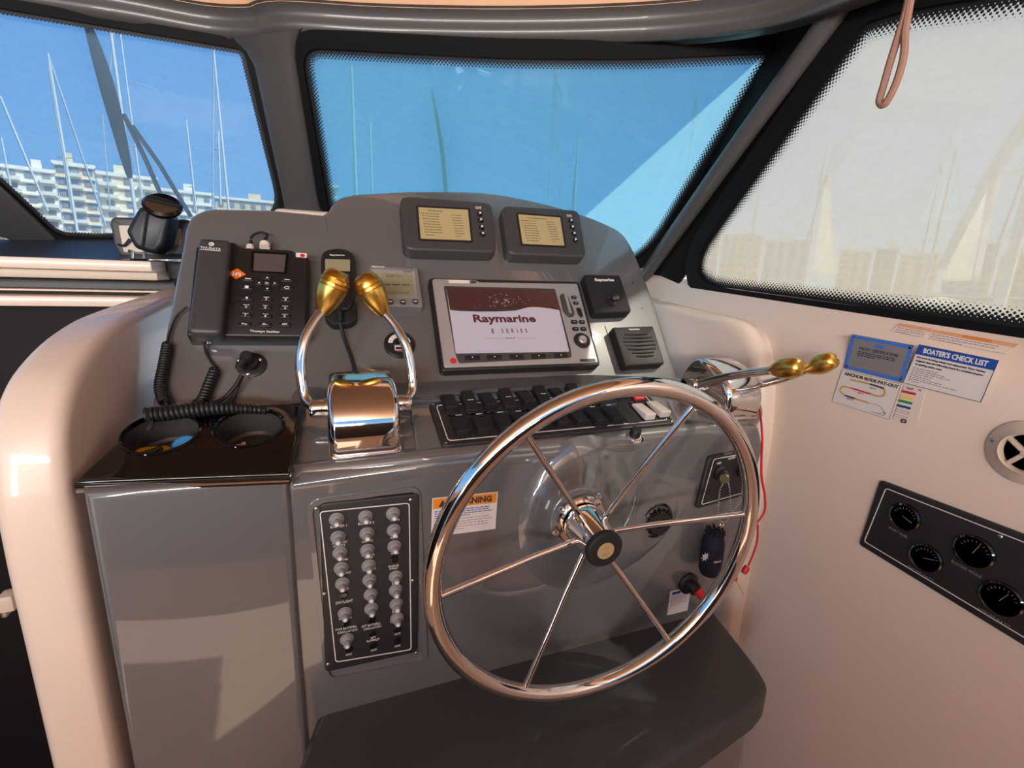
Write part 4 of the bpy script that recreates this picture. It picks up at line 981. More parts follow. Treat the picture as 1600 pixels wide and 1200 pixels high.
ball = MB().lathe([(0, -.0017), (.0012, -.0012), (.0017, 0), (.0012, .0012), (0, .0017)], 8).mesh('chain_ball', SILV)
hc_ = lambda a, b_, o=.03: hit(a, b_, PC, o)
for pts in ([hc_(1131, 754), hc_(1125, 765), hc_(1123, 785), hc_(1122, 805), hc_(1128, 815), hc_(1135, 814), hc_(1141, 805), hc_(1141, 785), hc_(1140, 765), hc_(1138, 755)],
            [hc_(1161, 760), hc_(1157, 775), hc_(1150, 790), hc_(1145, 799)], [hc_(1163, 763), hc_(1160, 776), hc_(1153, 789), hc_(1146, 797)]):
    P = spl(pts, 24); acc = 0; last = None
    for p in P:
        if last is None or (p - last).length > .0047: link('chain_ball', ball, tk, KI @ Matrix.Translation(p)); last = p
MB().tube([V((.0035 * math.cos(k / 16 * 2 * PI), .0035 * math.sin(k / 16 * 2 * PI), 0)) for k in range(16)], .0008, 6, True, KI @ Matrix.Translation(hc_(1128, 820)) @ Matrix.Rotation(1.2, 4, 'X')).build('split_ring', CHROME, tk)
ft, fb = hc_(1118, 829, .026), hc_(1107, 898, .026)
Q = (fb - ft).to_track_quat('Z', 'Y').to_matrix().to_4x4(); ln = (fb - ft).length
fl = MB(); prof = [(.008, 0), (.013, .003), (.0165, .010), (.0205, .022), (.0215, ln * .6), (.020, ln - .012), (.016, ln - .003), (.010, ln), (0, ln)]
fl.lathe(prof, 24, KI @ Matrix.Translation(ft) @ Q)
fl = fl.build('key_float', NAVY, tk)
b = MB()
for k in range(12): a = k / 12 * 2 * PI; b.tube([V((.0132 * math.cos(a), .0132 * math.sin(a), .002)), V((.0165 * math.cos(a), .0165 * math.sin(a), -.001 - .003 * (k % 2))), V((.017 * math.cos(a + .3), .017 * math.sin(a + .3), .006))], .0022, 5, False, KI @ Matrix.Translation(ft) @ Q)
b.build('gathered_collar', NAVY, fl)
E0 = Fr(KI @ mtx(hit(1102, 870, PC, .0485), (1, 0, .18), (-.1, 0, 1)))
em = MB().line(circ(.0058, 24), .001, 0); em.prism(circ(.0018, 10), -.0003, .0004)
for k in range(8): a = k * PI / 4; em.tube([V((.0015 * math.cos(a), .0015 * math.sin(a), 0)), V((.0092 * math.cos(a), .0092 * math.sin(a), 0))], .0005, 4)
em.build('wheel_emblem', WHITE, fl, E0.M)
o = txt(fl, 'Captain', 0, 0, .017, .0042, WHITE, 0); o.matrix_local = KI @ mtx(hit(1121, 878, PC, .0462), (1, 0, -.02), (0, 0, 1)) @ Matrix.Diagonal((.017 / 3, .017 / 3, .08, 1)) if False else KI @ mtx(hit(1121, 878, PC, .0472), (1, 0, -.02), (0, 0, 1)) @ Matrix.Diagonal((.0058, .0058, .08, 1))
# kill switch
F = at(1074, 910, PC)
t = thing('kill_switch', 'black engine stop switch with red clip under the key float', 'switch', F.M)
MB().lathe([(.022, 0), (.0225, .006), (.019, .009), (.014, .010), (.013, .024), (.010, .028), (0, .028)], 28).build('switch_body', BLK, t)
l = lambda a, b_, z=0: F.L(a, b_, z)
q = l(1088, 921, .02); b = MB().tube([V((.004, -.006, .022)), V((q.x * .6, q.y * .7, .022)), V((q.x, q.y, .020))], .008, 12); b.build('clip_neck', BLK, t)
MB().tube([V((q.x - .003, q.y + .003, .024)), V((q.x + .002, q.y - .004, .030)), V((q.x + .008, q.y - .012, .028))], lambda u: .0100 - .002 * u, 12).build('red_clip', RED, t)['label'] = 'red pull clip'
MB().tube([V((q.x - .006 + .0001 * math.cos(0), q.y + .006, .020)), V((q.x - .0045, q.y + .0045, .020))], .0095, 14).build('clip_ring', CHROME, t)
# red lanyard
cp = lambda a, b_, y=.62: hit(a, b_, PY(y))
t = thing('red_lanyard', 'thin red lanyard hanging down the right end of the console', 'lanyard')
MB().tube(spl([cp(1184, 624, .72), cp(1188, 648, .68), cp(1191, 680, .62), cp(1190, 710), cp(1190, 745), cp(1195, 775), cp(1194, 800), cp(1180, 820), cp(1172, 830), cp(1166, 838)], 8), .0021, 8).build('cord', CORD, t)
MB().tube(spl([cp(1184, 820), cp(1183, 845), cp(1176, 868), cp(1169, 884)], 8), .0019, 8).build('cord', CORD, t)
T = Matrix.Translation(cp(1165, 890)) @ (cp(1159, 898) - cp(1169, 882)).to_track_quat('Z', 'Y').to_matrix().to_4x4()
MB().lathe([(0, -.008), (.005, -.008), (.0065, -.002), (.006, .006), (.0045, .009), (0, .009)], 10, T).build('toggle', RED, t)
T = Matrix.Translation(cp(1149, 904)); MB().lathe([(0, -.005), (.004, -.004), (.0045, .002), (.002, .006), (0, .006)], 10, T).build('toggle', RED, t)
MB().tube(spl([cp(1150, 908), cp(1156, 918), cp(1162, 930)], 5), .0009, 6).build('loose_thread', OCHRE, t)
MB().tube(spl([cp(1166, 838), cp(1160, 860), cp(1153, 885), cp(1149, 903)], 5), .0016, 6).build('cord', CORD, t)

# ================================================================== THINGS ON THE STARBOARD WALL
PWo = (PW[0], PW[1])
def wallq(a, b_, c, d, off=.001): return quad(a, b_, c, d, PW, off)
F = wallq((1332, 522), (1430, 540), (1410, 598), (1317, 575))
t = thing('certificate_plate', 'silver yacht certificate plate with blue ornamental border on the cream wall', 'plate', F.M)
w_, h_ = F.w, F.h
MB().prism(rr(w_, h_, .001), -.001, .0004).build('plate', PLATEG, t); o = rr(w_ - .001, h_ - .001, .001, 2)
MB().ring(ccw(o), inset(ccw(o), .0062), .0003, .0008).build('border', BLUEB, t)
R = random.Random(2); b = MB()
for k in range(90):
    s = R.random() * 2 * (w_ + h_); i_ = .0034
    x, y = (-w_ / 2 + s, h_ / 2 - i_) if s < w_ else ((w_ / 2 - i_, h_ / 2 - (s - w_)) if s < w_ + h_ else ((w_ / 2 - (s - w_ - h_), -h_ / 2 + i_) if s < 2 * w_ + h_ else (-w_ / 2 + i_, -h_ / 2 + (s - 2 * w_ - h_))))
    x = max(-w_ / 2 + .002, min(w_ / 2 - .002, x)); y = max(-h_ / 2 + .002, min(h_ / 2 - .002, y)); b.prism(circ(R.uniform(.0006, .0012), 5, x + R.gauss(0, .0008), y + R.gauss(0, .0008)), .0007, .0010)
b.build('border_ornament', PLATEG, t)['kind'] = 'stuff'
MB().prism([(-.009, h_ / 2 - .0165), (.006, h_ / 2 - .0165), (.009, h_ / 2 - .0105), (-.006, h_ / 2 - .0105)], .0004, .0008).build('blue_emblem', BLUEB, t)
txt(t, 'YACHT CERTIFICATION', 0, h_ / 2 - .0222, .066, .0055, DKP, .0006)
bars(t, -.034, h_ / 2 - .0285, .070, 3, .0034, DKP, .0018, .0006, 3); bars(t, -.036, h_ / 2 - .0400, .074, 5, .0032, GREYP, .0013, .0006, 5)
for sx_, sy_ in ((-1, -1), (1, -1), (-1, 1), (1, 1)): screw(t, sx_ * (w_ / 2 - .0035), sy_ * (h_ / 2 - .0035), .0018, CHROME2)
F = wallq((1436, 538), (1561, 563), (1533, 629), (1411, 598))
t = thing('check_list_label', "white boater's check list label with blue heading on the cream wall", 'label', F.M)
w_, h_ = F.w, F.h
q4 = [F.L(*p) for p in ((1436, 538), (1561, 563), (1533, 629), (1411, 598))]
MB().prism(q4, -.001, 0).build('sheet', PAPER, t); MB().line(q4, .0006, .0001).build('outline', DKP, t)
hd = [q4[0], q4[1], q4[1].lerp(q4[2], .24), q4[0].lerp(q4[3], .24)]; MB().prism(hd, .0001, .0004).build('heading_band', BLUE, t)
ut = (q4[1] - q4[0]); ang = math.atan2(ut.y, ut.x); c_ = sum(hd, V((0, 0))) / 4
txt(t, "BOATER'S CHECK LIST", c_.x, c_.y, w_ * .80, .0088, WHITE, .0006, ang, .03)
def lt_(fx, fy): a = q4[0].lerp(q4[1], fx); b_ = q4[3].lerp(q4[2], fx); return a.lerp(b_, fy)
for i, s in enumerate(('For your boating safety and enjoyment Tiara Yachts', 'suggests that the following items be considered prior', 'to getting under way:')):
    fx = .46 if i < 2 else .22; q = lt_(fx + .02, .31 + i * .085); txt(t, s, q.x, q.y, w_ * (.86 if i < 2 else .36), .0038, DKP, .0004, ang, .02)
for i in range(8):
    q = lt_(.05, .57 + i * .048); o = bars(t, 0, 0, w_ * (.55, .8, .84, .66, .5, .86, .9, .3)[i], 1, .003, GREYP, .0012, .0002, i + 40); o.matrix_local = Matrix.Translation((q.x, q.y, 0)) @ Matrix.Rotation(ang, 4, 'Z')
F = wallq((1316, 577), (1409, 600), (1390, 656), (1300, 627))
t = thing('anchor_rode_card', 'white anchor rode pay-out card with a looped rope drawing under the certificate', 'card', F.M)
q4 = [F.L(*p) for p in ((1316, 577), (1409, 600), (1390, 656), (1300, 627))]
MB().prism(q4, -.001, 0).build('sheet', PAPER, t); MB().line(q4, .0005, .0001).build('outline', GREYP, t)
ut = q4[1] - q4[0]; ang = math.atan2(ut.y, ut.x); l = lambda a, b_: F.L(a, b_)
q = l(1360, 593.5); txt(t, 'ANCHOR RODE PAY-OUT', q.x, q.y, F.w * .90, .0062, DKP, .0004, ang, .02)
z3 = lambda q, z=.0003: V((q.x, q.y, z))
rp = [(1329, 593), (1345, 596.5), (1360, 600)], [(1360, 600), (1374, 604.5), (1382, 607)], [(1382, 607), (1384, 615), (1376, 619.5), (1361, 615.5)], [(1361, 615.5), (1346, 611), (1331, 606.5)], [(1331, 606.5), (1318, 604), (1314, 611), (1321, 618)], [(1321, 618), (1337, 623)], [(1337, 623), (1356, 629)]
for seg, m_ in zip(rp, (OCHRE, DKP, OCHRE, RED, OCHRE, DKP, OCHRE)):
    MB().tube(spl([z3(l(*p)) for p in seg], 5), .0015, 6).build('rope_drawing', m_, t)
MB().tube(spl([z3(l(*p)) for p in ((1356, 629), (1372, 633), (1380, 640), (1383, 648))], 5), .0004, 5).build('anchor_drawing', GREYP, t); MB().tube(spl([z3(l(*p)) for p in ((1362, 643), (1374, 646), (1384, 644), (1380, 649), (1368, 645))], 5), .0004, 5).build('anchor_drawing', GREYP, t)
for s, a, b_, m_ in (('100 FT', 1364, 607, GREYP), ('150 FT', 1345, 614.5, RED), ('50 FT', 1328, 623.5, BLUE)): q = l(a, b_); txt(t, s, q.x, q.y, .012, .0026, m_, .0004, ang)
F = wallq((1413, 602), (1446, 609), (1432, 668), (1395, 657))
t = thing('colour_key_sticker', 'clear sticker with red, yellow, green and blue bars under the check list', 'sticker', F.M)
q4 = [F.L(*p) for p in ((1413, 602), (1446, 609), (1432, 668), (1395, 657))]; MB().prism(q4, -.0008, 0).build('sheet', STKW, t)
l = lambda a, b_: F.L(a, b_); a0, a1 = l(1411, 612), l(1429, 616); ang = math.atan2((a1 - a0).y, (a1 - a0).x)
for (a, b_), m_ in (((1420, 613.5), RED), ((1416.5, 621.5), YELP), ((1414.5, 628), GRN), ((1412, 635.5), BLUE)): q = l(a, b_); MB().prism(rr(.021, .0042, .0003, 2), 0, .0004, M=Matrix.Translation((q.x, q.y, 0)) @ Matrix.Rotation(ang, 4, 'Z')).build('colour_bar', m_, t)
for a, b_ in ((1410, 643), (1407, 651)): q = l(a, b_); o = MB().line(rr(.020, .0042, .0003, 2), .0004, .0002).build('empty_bar', GREYP, t); o.matrix_local = Matrix.Translation((q.x, q.y, 0)) @ Matrix.Rotation(ang, 4, 'Z')
q = l(1412, 658); MB().line(rr(.009, .0065, .003, 4, q.x, q.y), .002, .0003).build('emblem', DKP, t)
for s, a, b_ in (('COLOR', 1422, 607, ), ('FT', 1438, 610)): q = l(a, b_); txt(t, s, q.x, q.y, .010 if s != 'FT' else .004, .003, BLUE, .0004, ang)
# long pale warning labels on the sill under the window
for (qq, lb_, n_) in ((((1408, 505), (1458, 514), (1444, 527), (1390, 517)), 'small pale label with faded orange top edge under the side window', 0), (((1460, 515), (1593, 538), (1572, 553), (1443, 528)), 'long pale warning label with faded orange heading under the side window', 1)):
    F = quad(*qq, plane((-.93, 0, .37), (.912, 0, -.10)), .0); 
    y_ = F.M.translation.y; zs = zsill(y_)
    F = quad(*qq, plane((-.84, 0, .54), (.915, y_, zs - .052)), .0006)
    t = thing('warning_label', lb_, 'label', F.M); q4 = [F.L(*p) for p in qq]
    MB().prism(q4, -.0008, 0).build('sheet', STKW, t); MB().prism([q4[0], q4[1], q4[1].lerp(q4[2], .34), q4[0].lerp(q4[3], .34)], .0001, .0004).build('heading_band', PALEO, t)
    if n_:
        c_ = q4[0].lerp(q4[1], .56).lerp(q4[3].lerp(q4[2], .56), .17); ut = q4[1] - q4[0]; txt(t, 'WARNING', c_.x, c_.y, F.w * .34, .0052, ORANGE2, .0006, math.atan2(ut.y, ut.x), .02)
    ut = q4[1] - q4[0]; q = q4[0].lerp(q4[3], .5); o = bars(t, 0, 0, F.w * .86, 3, .0042, GREYP, .0012, .0002, 60 + n_); o.matrix_local = Matrix.Translation((q.x + .004, q.y, 0)) @ Matrix.Rotation(math.atan2(ut.y, ut.x), 4, 'Z')
# round air vent
vc = hit(1606, 708, PW); F = Fr(mtx(vc, WX, (0, 0, 1)))
t = thing('air_vent', 'round cream air vent with spoked grille on the wall', 'vent', F.M)
rv = (F.L(1541, 700) - F.L(1606, 708)).length
MB().lathe([(rv, -.001), (rv, .003), (rv - .004, .006), (rv * .66, .009), (rv * .62, .011), (rv * .58, .009), (rv * .56, -.002)], 56).build('flange', VENTC, t)
MB().lathe([(rv * .57, .0005), (0, .0005)], 40).build('dark_throat', BLKM, t)
for k in range(4):
    a = math.radians(143 + k * 90); MB().box((0, 0, 0), (rv * .58, .0055, .008), .001, Matrix.Translation((rv * .29 * math.cos(a), rv * .29 * math.sin(a), .004)) @ Matrix.Rotation(a, 4, 'Z')).build('spoke', VENTC, t)
MB().lathe([(rv * .10, .001), (rv * .10, .009), (0, .010)], 24).build('vent_hub', VENTC, t)
for a in (170, 290, 50): a = math.radians(a); screw(t, rv * .83 * math.cos(a), rv * .83 * math.sin(a), .0042, CHROME2, .005)
# gauge panel
F = Fr(mtx(hit(1480, 880, PW, .006), WX, (0, 0, 1))); l = lambda a, b_, z=0: F.L(a, b_, z)
t = thing('gauge_panel', 'black gauge panel with four small dials on the cream wall', 'gauge panel', F.M)
p0, p1, p2 = l(1374, 750), l(1341, 851), l(1600, 1010); p3 = l(1600, 836)
dv = (p3 - p0).normalized(); ln = (p2 - p1).length + .075
q4 = [p0, p1, p1 + (p2 - p1).normalized() * ln, p0 + dv * (ln + .01)]
MB().prism(roundp(q4, .006, 4), -.007, 0, .003).build('plate', PLATE, t)
i4 = [l(1384, 762), l(1350, 846)]; i4 += [i4[1] + (p2 - p1).normalized() * (ln - .01), i4[0] + dv * (ln - .01)]; MB().line(roundp(i4, .005), .0014, .0005).build('border_line', WHITE, t)
up_ = (p0 - p1).normalized(); ang = math.atan2((p2 - p1).y, (p2 - p1).x)
for s, (a, b_), (ta, tb), r_, needle in (('PORT FUEL', (1415, 808), (1404, 832), .0235, -20), ('ENGINE BATT', (1448, 872), (1438, 896), .0235, 20), ('RUDDER ANGLE', (1523, 862), (1510, 889), .0255, 70), ('HOUSE BATT', (1566, 936), (1553, 965), .0255, 65)):
    q = l(a, b_); T = Matrix.Translation((q.x, q.y, 0)); g = MB().lathe([(r_, -.001), (r_, .004), (r_ - .0025, .0055), (r_ - .0035, .004), (r_ - .004, .002)], 36, T).build('gauge_ring', BLKG, t)
    MB().lathe([(r_ - .0035, .0022), (0, .0022)], 32, T).build('dial', BLKG, g)
    sc_ = MB()
    for k in range(9): aa = math.radians(20 + 140 * k / 8); sc_.box((0, 0, 0), (.003, .0007, .0003), 0, T @ Matrix.Translation((r_ * .66 * math.cos(aa), r_ * .66 * math.sin(aa), .0028)) @ Matrix.Rotation(aa, 4, 'Z'))
    sc_.build('dial_marks', GREYB, g); aa = math.radians(needle)
    MB().tube([V((q.x - .003 * math.cos(aa), q.y - .003 * math.sin(aa), .0034)), V((q.x + r_ * .55 * math.cos(aa), q.y + r_ * .55 * math.sin(aa), .0034))], .0005, 5).build('needle', GREYB, g)
    q = l(ta, tb); txt(t, s, q.x, q.y, .030 if len(s) < 10 else .038, .0042, GREYB, .0006, ang)
q = l(1563, 838); screw(t, q.x, q.y, .003, CHROME2); q = l(1377, 756); screw(t, q.x, q.y, .0024, BLKG)
# leather cord loop hanging from above
cp = lambda a, b_: hit(a, b_, PX(.62))
t = thing('leather_cord', 'looped tan leather cord hanging from above in front of the side window', 'cord')
MB().tube(spl([cp(1431, -90), cp(1421, -10), cp(1415, 20), cp(1404, 55), cp(1390, 100), cp(1381, 132), cp(1374, 158), cp(1380, 164), cp(1388, 155), cp(1400, 130), cp(1408, 105), cp(1413, 80), cp(1414, 50), cp(1419, 20), cp(1424, -10), cp(1434, -90)], 6), .0040, 8).build('strap', TAN, t)

# ================================================================== ON THE PORT DASH
yd = 1.40
h_ = lambda a, b_, y=yd: hit(a, b_, PY(y))
F = Fr(mtx(h_(232, 370), (1, 0, 0), (0, 0, 1))); l = lambda a, b_, z=0: F.L(a, b_, z)
t = thing('bracket_device', 'dark navy boxy device with round knob on a steel bracket by the port window', 'device', F.M)
MB().prism(roundp([l(221, 324), l(256, 327), l(272, 340), l(262, 384), l(246, 398), l(214, 388), l(200, 362)], .008), -.06, .02, .012, 3, both=True).build('housing', DEV, t)
MB().tube([V((*l(236, 330), .021)), V((*l(228, 386), .021))], .003, 6).build('housing_seam', BLKM, t)
q = l(254, 321); T = Matrix.Translation((q.x, q.y - .004, .0)) @ Matrix.Rotation(-.22, 4, 'Z') @ Matrix.Rotation(-PI / 2 + .75, 4, 'X')
MB().lathe([(.012, -.022), (.012, -.006), (.036, -.004), (.040, .002), (.040, .007), (.034, .012), (0, .013)], 32, T).build('knob', BLKG, t)
for a, b_, c in ((201, 208, -1), (233, 226, 1)):
    MB().tube([V((*l(a, 392), 0)), V((*l(b_, 393), 0)), V((*l(b_, 408), 0))], .004, 8).build('bracket_leg', CHROME2, t)
MB().tube([V((*l(204, 407), 0)), V((*l(232, 407), 0))], .005, 6).build('bracket_foot', CHROME2, t)
F = Fr(mtx(h_(228, 370, 1.50), (1, 0, 0), (0, 0, 1))); l = lambda a, b_, z=0: F.L(a, b_, z)
t = thing('framed_panel', 'dark-framed beige panel standing behind the device on the port dash', 'panel', F.M)
po = roundp([l(171, 346), l(176, 339), l(296, 343), l(296, 404), l(190, 404), l(178, 384)], .01, 4)
MB().prism(po, -.03, 0, .006).build('frame', CHAR, t); MB().prism(roundp([l(186, 352), l(284, 357), l(283, 394), l(194, 394)], .004), 0, .003).build('inset_panel', VENTC, t)
MB().prism(roundp([l(244, 382), l(284, 382), l(282, 396), l(244, 396)], .002), .002, .006).build('lower_strip', GREYB, t)
MB().tube(spl([V((*l(186, 382), .006)), V((*l(196, 384), .01)), V((*l(206, 374), .014))], 5), .003, 6).build('loose_wire', RUB, t)
# small latch on the wing
F = Fr(mtx(hit(16, 938, PX(-.374)), (0, -1, 0), (0, 0, 1)))
t = thing('door_latch', 'small cream plastic latch on the edge of the left wing', 'latch', Matrix.Translation(hit(15, 938, PY(.70))))
MB().box((0, 0, 0), (.016, .02, .022), .003).build('latch_body', VENTC, t); MB().box((-.006, 0, -.012), (.006, .012, .016), .002).build('latch_tongue', CHROME2, t)

# ================================================================== OUTSIDE THE GLASS
def wiper(pl, blade, arms, wd, label):
    t = thing('windscreen_wiper', label, 'wiper', Matrix.Translation(hit(*blade[0], pl, -.06)))
    I = Matrix.Translation(-hit(*blade[0], pl, -.06)); P = [hit(a, b_, pl, -.06) for a, b_ in blade]
    MB().tube(spl(P, 6), lambda u: wd * (.35 + .65 * math.sin(PI * min(1, max(.02, u))) ** .8), 8, False, I, .35).build('blade', WIPM, t)
    for A_ in arms: MB().tube([hit(a, b_, pl, -.075) for a, b_ in A_], .006, 8, False, I).build('arm', WIPM, t)
wiper(PP, [(136, 34), (160, 110), (182, 190), (203, 278)], [[(193, 178), (228, 250), (262, 330)], [(206, 196), (250, 258), (298, 338)]], .017, 'long dark wiper with twin arms lying across the port windscreen')
wiper(PS, [(675, 142), (686, 205), (694, 262), (699, 300)], [[(691, 240), (697, 300), (706, 345)]], .012, 'short dark wiper upright behind the middle windscreen')
SEA = -2.6
wt = MB().prism([(-900, -300), (900, -300), (900, 1200), (-900, 1200)], SEA - .2, SEA).build('water', WATER); struct(wt)
struct(MB().prism([(-1.55, 1.9), (1.45, 1.35), (1.5, 2.4), (1.1, 4.5), (0, 7.5), (-1.2, 5)], -.42, -.36, .02).build('trim_foredeck', HULL))
def azpt(px_, D_, py_=410): r = ray(px_, py_); h2 = math.hypot(r.x, r.y); return r * (D_ / h2)
def boat(px_, ytop, D_, label, stays=(), mastr=.07, sail=None, heading=.6, m=MASTM, spread=True, ln=9.0):
    p = azpt(px_, D_, ytop); b0 = V((p.x, p.y, SEA)); t = thing('sailboat', label, 'sailboat', Matrix.Translation(b0) @ Matrix.Rotation(heading, 4, 'Z'), 'sailboats moored in the harbour')
    I = t.matrix_world.inverted() if False else (Matrix.Rotation(-heading, 4, 'Z') @ Matrix.Translation(-b0))
    L = []
    for k in range(9):
        u = k / 8; x = -ln * .45 + ln * u; hw = 1.4 * (1 - max(0, (u - .35) / .65) ** 2) * (.8 + .2 * min(1, u * 3)); fb = 1.0 + .25 * u
        L.append([V((x, hw * math.cos(a), -.15 + (fb + .15) * (1 - math.sin(a)) if False else fb - (fb + .25) * max(0, math.sin(a)))) for a in [PI * j / 8 for j in range(9)]])
    MB().layers(L).build('hull', HULL, t); MB().box((-.6, 0, 1.25), (3.2, 1.6, .5), .2).build('cabin', HULL, t)
    H = p.z - SEA
    MB().tube([V((0, 0, .9)), V((0, 0, H * .6)), V((0, 0, H))], lambda u: mastr * (1 - .35 * u), 10).build('mast', m, t)
    if spread:
        sd = (RB @ V((1, 0, 0))); sd = Matrix.Rotation(-heading, 3, 'Z') @ V((sd.x, sd.y, 0)).normalized()
        for f in (.62,): MB().tube([V((0, 0, H * f)) - sd * .55, V((0, 0, H * f)) + sd * .55], mastr * .35, 6).build('spreader', m, t)
        MB().tube([V((0, 0, 1.7)), V((-ln * .35, 0, 1.8))], mastr * .8, 8).build('boom', m, t)
        MB().tube([V((-.15, 0, 1.82)), V((-ln * .2, 0, 1.98)), V((-ln * .34, 0, 1.9))], mastr * 2, 8).build('furled_sail', SAILC, t)
    for (pxa, pya, pxb, pyb, r_) in stays:
        MB().tube([I @ azpt(pxa, D_, pya), I @ azpt(pxb, D_, pyb)], r_, 6).build('stay', WIRE if r_ < .06 else m, t)
    if sail: sail(t, I)
boat(75, 84, 34, 'sailboat far at the left edge of the port window with a long slanting forestay', [(76, 88, 165, 352, .045), (75, 100, 112, 330, .03)], .07)
boat(172, 44, 30, 'sailboat with thick pale mast behind the big port wiper', [(178, 46, 171, 120, .03), (160, 180, 172, 330, .03)], .09, heading=.9)
boat(187, 46, 52, 'sailboat with thin pale mast just right of the big port wiper', [(200, 126, 248, 140, .03), (205, 235, 225, 330, .03)], .075, heading=.2)
boat(291, 187, 60, 'low sailboat in the middle of the port window in front of distant buildings', [(292, 190, 304, 330, .05)], .10, heading=1.2)
boat(333, 72, 40, 'sailboat with bright mast near the right edge of the port window', [(334, 76, 332, 330, .05), (341, 205, 345, 320, .06)], .09, heading=.5)
boat(2, 215, 45, 'sailboat cut off by the frame at the far left of the port window', [(0, 150, 75, 330, .06)], .07, spread=False)
boat(549, 104, 34, 'sailboat with tall pale mast at the left of the middle windscreen', [(549, 110, 555, 330, .05)], .13, heading=.3, spread=False)
boat(578, 190, 50, 'short sailboat mast next to the tall pale mast in the middle windscreen', [(560, 275, 586, 281, .05)], .15, spread=False)
boat(868, 96, 36, 'sailboat with slim twin lines up its mast in the middle windscreen', [(869, 98, 856, 330, .055), (869, 98, 877, 330, .055), (860, 225, 872, 228, .05)], .07, heading=.8, spread=False)
boat(904, 208, 52, 'smaller sailboat mast behind the right engine display', [(904, 212, 893, 330, .05)], .15)
boat(1088, 145, 42, 'sailboat seen through the sunlit right part of the middle windscreen', [(1089, 148, 1104, 300, .06), (1088, 150, 1068, 320, .07)], .11)
def jib(pts, off=.0):
    def f(t, I, pts=pts):
        P = [I @ azpt(q[0], q[2], q[1]) for q in pts]; n = 12; L = []
        for k in range(n + 1):
            u = k / n; a = P[0].lerp(P[1], u); b_ = P[0].lerp(P[2], u); wv = b_ - a
            L.append([a + wv * v + V((.25 * math.sin(v * PI) * u, .12 * math.sin(v * 9), 0)) for v in (0, .2, .4, .6, .8, 1)])
        o = MB().layers(L, (False, False), closed=False).build('sail', SAILC, t, None, 80); md = o.modifiers.new('th', 'SOLIDIFY'); md.thickness = .02
    return f
boat(1293, 222, 24, 'sailboat with a white half-furled sail standing upright behind the side window', [(1292, 270, 1252, 405, .03)], .05, jib([(1293, 276, 25), (1266, 432, 27.4), (1312, 433, 24)]), heading=.4, spread=False)
boat(1495, 230, 40, 'sailboat with tall mast right of the white sail behind the side window', [(1471, 262, 1440, 400, .05), (1494, 240, 1510, 420, .03)], .10, heading=1.0)
boat(1190, 262, 48, 'distant sailboat left of the white sail behind the side window', [(1190, 268, 1170, 420, .03)], .08)
boat(1115, 352, 60, 'low sailboat at the forward corner of the side window', [], .09)
boat(1702, -60, 11, 'near sailboat with thick furled foresail slanting across the right edge', [(1640, 130, 1532, 300, .10), (1532, 300, 1470, 420, .07), (1640, 160, 1545, 420, .02)], .09, jib([(1556, 268, 11), (1468, 440, 13), (1522, 436, 10.8)]), heading=-.5, ln=7)
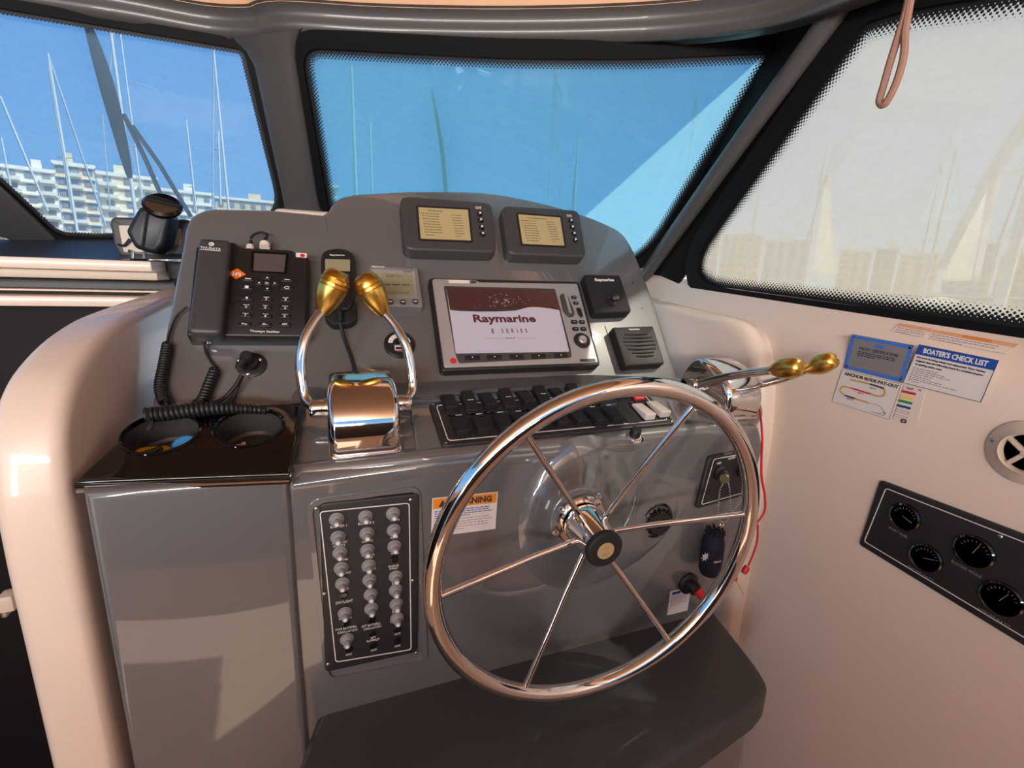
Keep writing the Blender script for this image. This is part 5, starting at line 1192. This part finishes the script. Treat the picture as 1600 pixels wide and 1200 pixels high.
def house(xa, xb, ytop, D_, fl, label, m, seed, bal=True, dep=8):
    R = random.Random(seed); A_, B_ = azpt(xa, D_, 410), azpt(xb, D_, 410); z1 = min(azpt(xa, D_, ytop).z, azpt(xb, D_, ytop).z) if False else azpt((xa + xb) / 2, D_, ytop).z
    u = (B_ - A_); u.z = 0; W_ = u.length; u.normalize(); nv = V((u.y, -u.x, 0))       # towards us
    O = A_.copy(); O.z = SEA + .8; M = Matrix(((u.x, nv.x, 0, O.x), (u.y, nv.y, 0, O.y), (0, 0, 1, O.z), (0, 0, 0, 1))); t = thing('apartment_building', label, 'building', M, 'buildings along the harbour')
    H = z1 - O.z; MB().prism([(0, -dep), (W_, -dep), (W_, 0), (0, 0)], 0, H).build('walls', m, t); MB().box((W_ / 2, -dep / 2, H + .3), (W_ + .8, dep + .8, .6)).build('roof', B3, t)
    MB().box((W_ * R.uniform(.3, .7), -dep / 2, H + 1.6), (W_ * .2, 4, 2.4)).build('stair_tower', m, t)
    fh = H / fl; nw = max(3, int(W_ / 3.4)); wm = MB().box((0, 0, 0), (1.5, .2, fh * .5)).mesh('window', WINB); bm_ = MB().box((0, 0, 0), (W_ / nw * .92, 1.3, fh * .3)).mesh('balcony', B3)
    sl_ = MB().box((0, 0, 0), (W_ + .3, .7, .35)).mesh('floor_band', B3)
    for f in range(fl):
        z = f * fh + fh * .55
        link('floor_band', sl_, t, Matrix.Translation((W_ / 2, .2, f * fh + fh * .96)))
        for k in range(nw):
            x = (k + .5) * W_ / nw; link('window', wm, t, Matrix.Translation((x, .06, z)))
            if bal and f and (k + seed) % 2 == 0: link('balcony', bm_, t, Matrix.Translation((x, .7, f * fh + fh * .16)))
house(-150, 27, 264, 150, 9, 'apartment block at the far left edge of the port window', B1, 1)
house(30, 108, 268, 172, 8, 'cream apartment block left of the tallest block in the port window', B3, 2)
house(110, 168, 262, 148, 9, 'tall apartment block with stacked balconies in the port window', B2, 3)
house(171, 260, 278, 168, 8, 'wide cream apartment block behind the bracket device', B1, 4)
house(263, 343, 302, 190, 7, 'lower apartment block right of the wide one in the port window', B3, 5, False)
house(346, 442, 314, 215, 6, 'ochre building beside the centre post in the port window', B2, 6, False)
house(500, 532, 292, 150, 8, 'cream building corner at the lower left of the middle windscreen', B1, 7)
rs = [(1020, 1073, 372, B1, 250), (1076, 1120, 364, B2, 228), (1124, 1188, 368, B1, 252), (1192, 1262, 378, B3, 228), (1310, 1362, 394, B1, 250), (1366, 1400, 390, B2, 228), (1404, 1470, 398, B3, 252), (1480, 1556, 384, B1, 232), (1562, 1660, 402, B2, 256)]
nm = ['pale block at the forward corner of the side window', 'tallest ochre block behind the side window', 'cream block left of the white sail', 'white block just behind the white sail', 'cream block right of the white sail', 'narrow ochre block between cream blocks past the white sail', 'low white block below the tall mast', 'cream block under the slanting furled foresail', 'low ochre block at the right edge of the side window']
for i, ((a, b_, y_, m_, D_), s) in enumerate(zip(rs, nm)): house(a, b_, y_, D_, 6, s, m_, 10 + i, i % 2 == 0)
for xa, xb, D_, nme in ((-400, 560, 135, 'trim_quay_port'), (940, 2100, 215, 'trim_quay_starboard')):
    A_, B_ = azpt(xa, D_), azpt(xb, D_); u = (B_ - A_).normalized(); n_ = V((-u.y, u.x, 0)); 
    struct(MB().prism([(A_.x, A_.y), (B_.x, B_.y), (B_.x + n_.x * 60, B_.y + n_.y * 60), (A_.x + n_.x * 60, A_.y + n_.y * 60)], SEA - .1, SEA + .8).build(nme, QUAY))
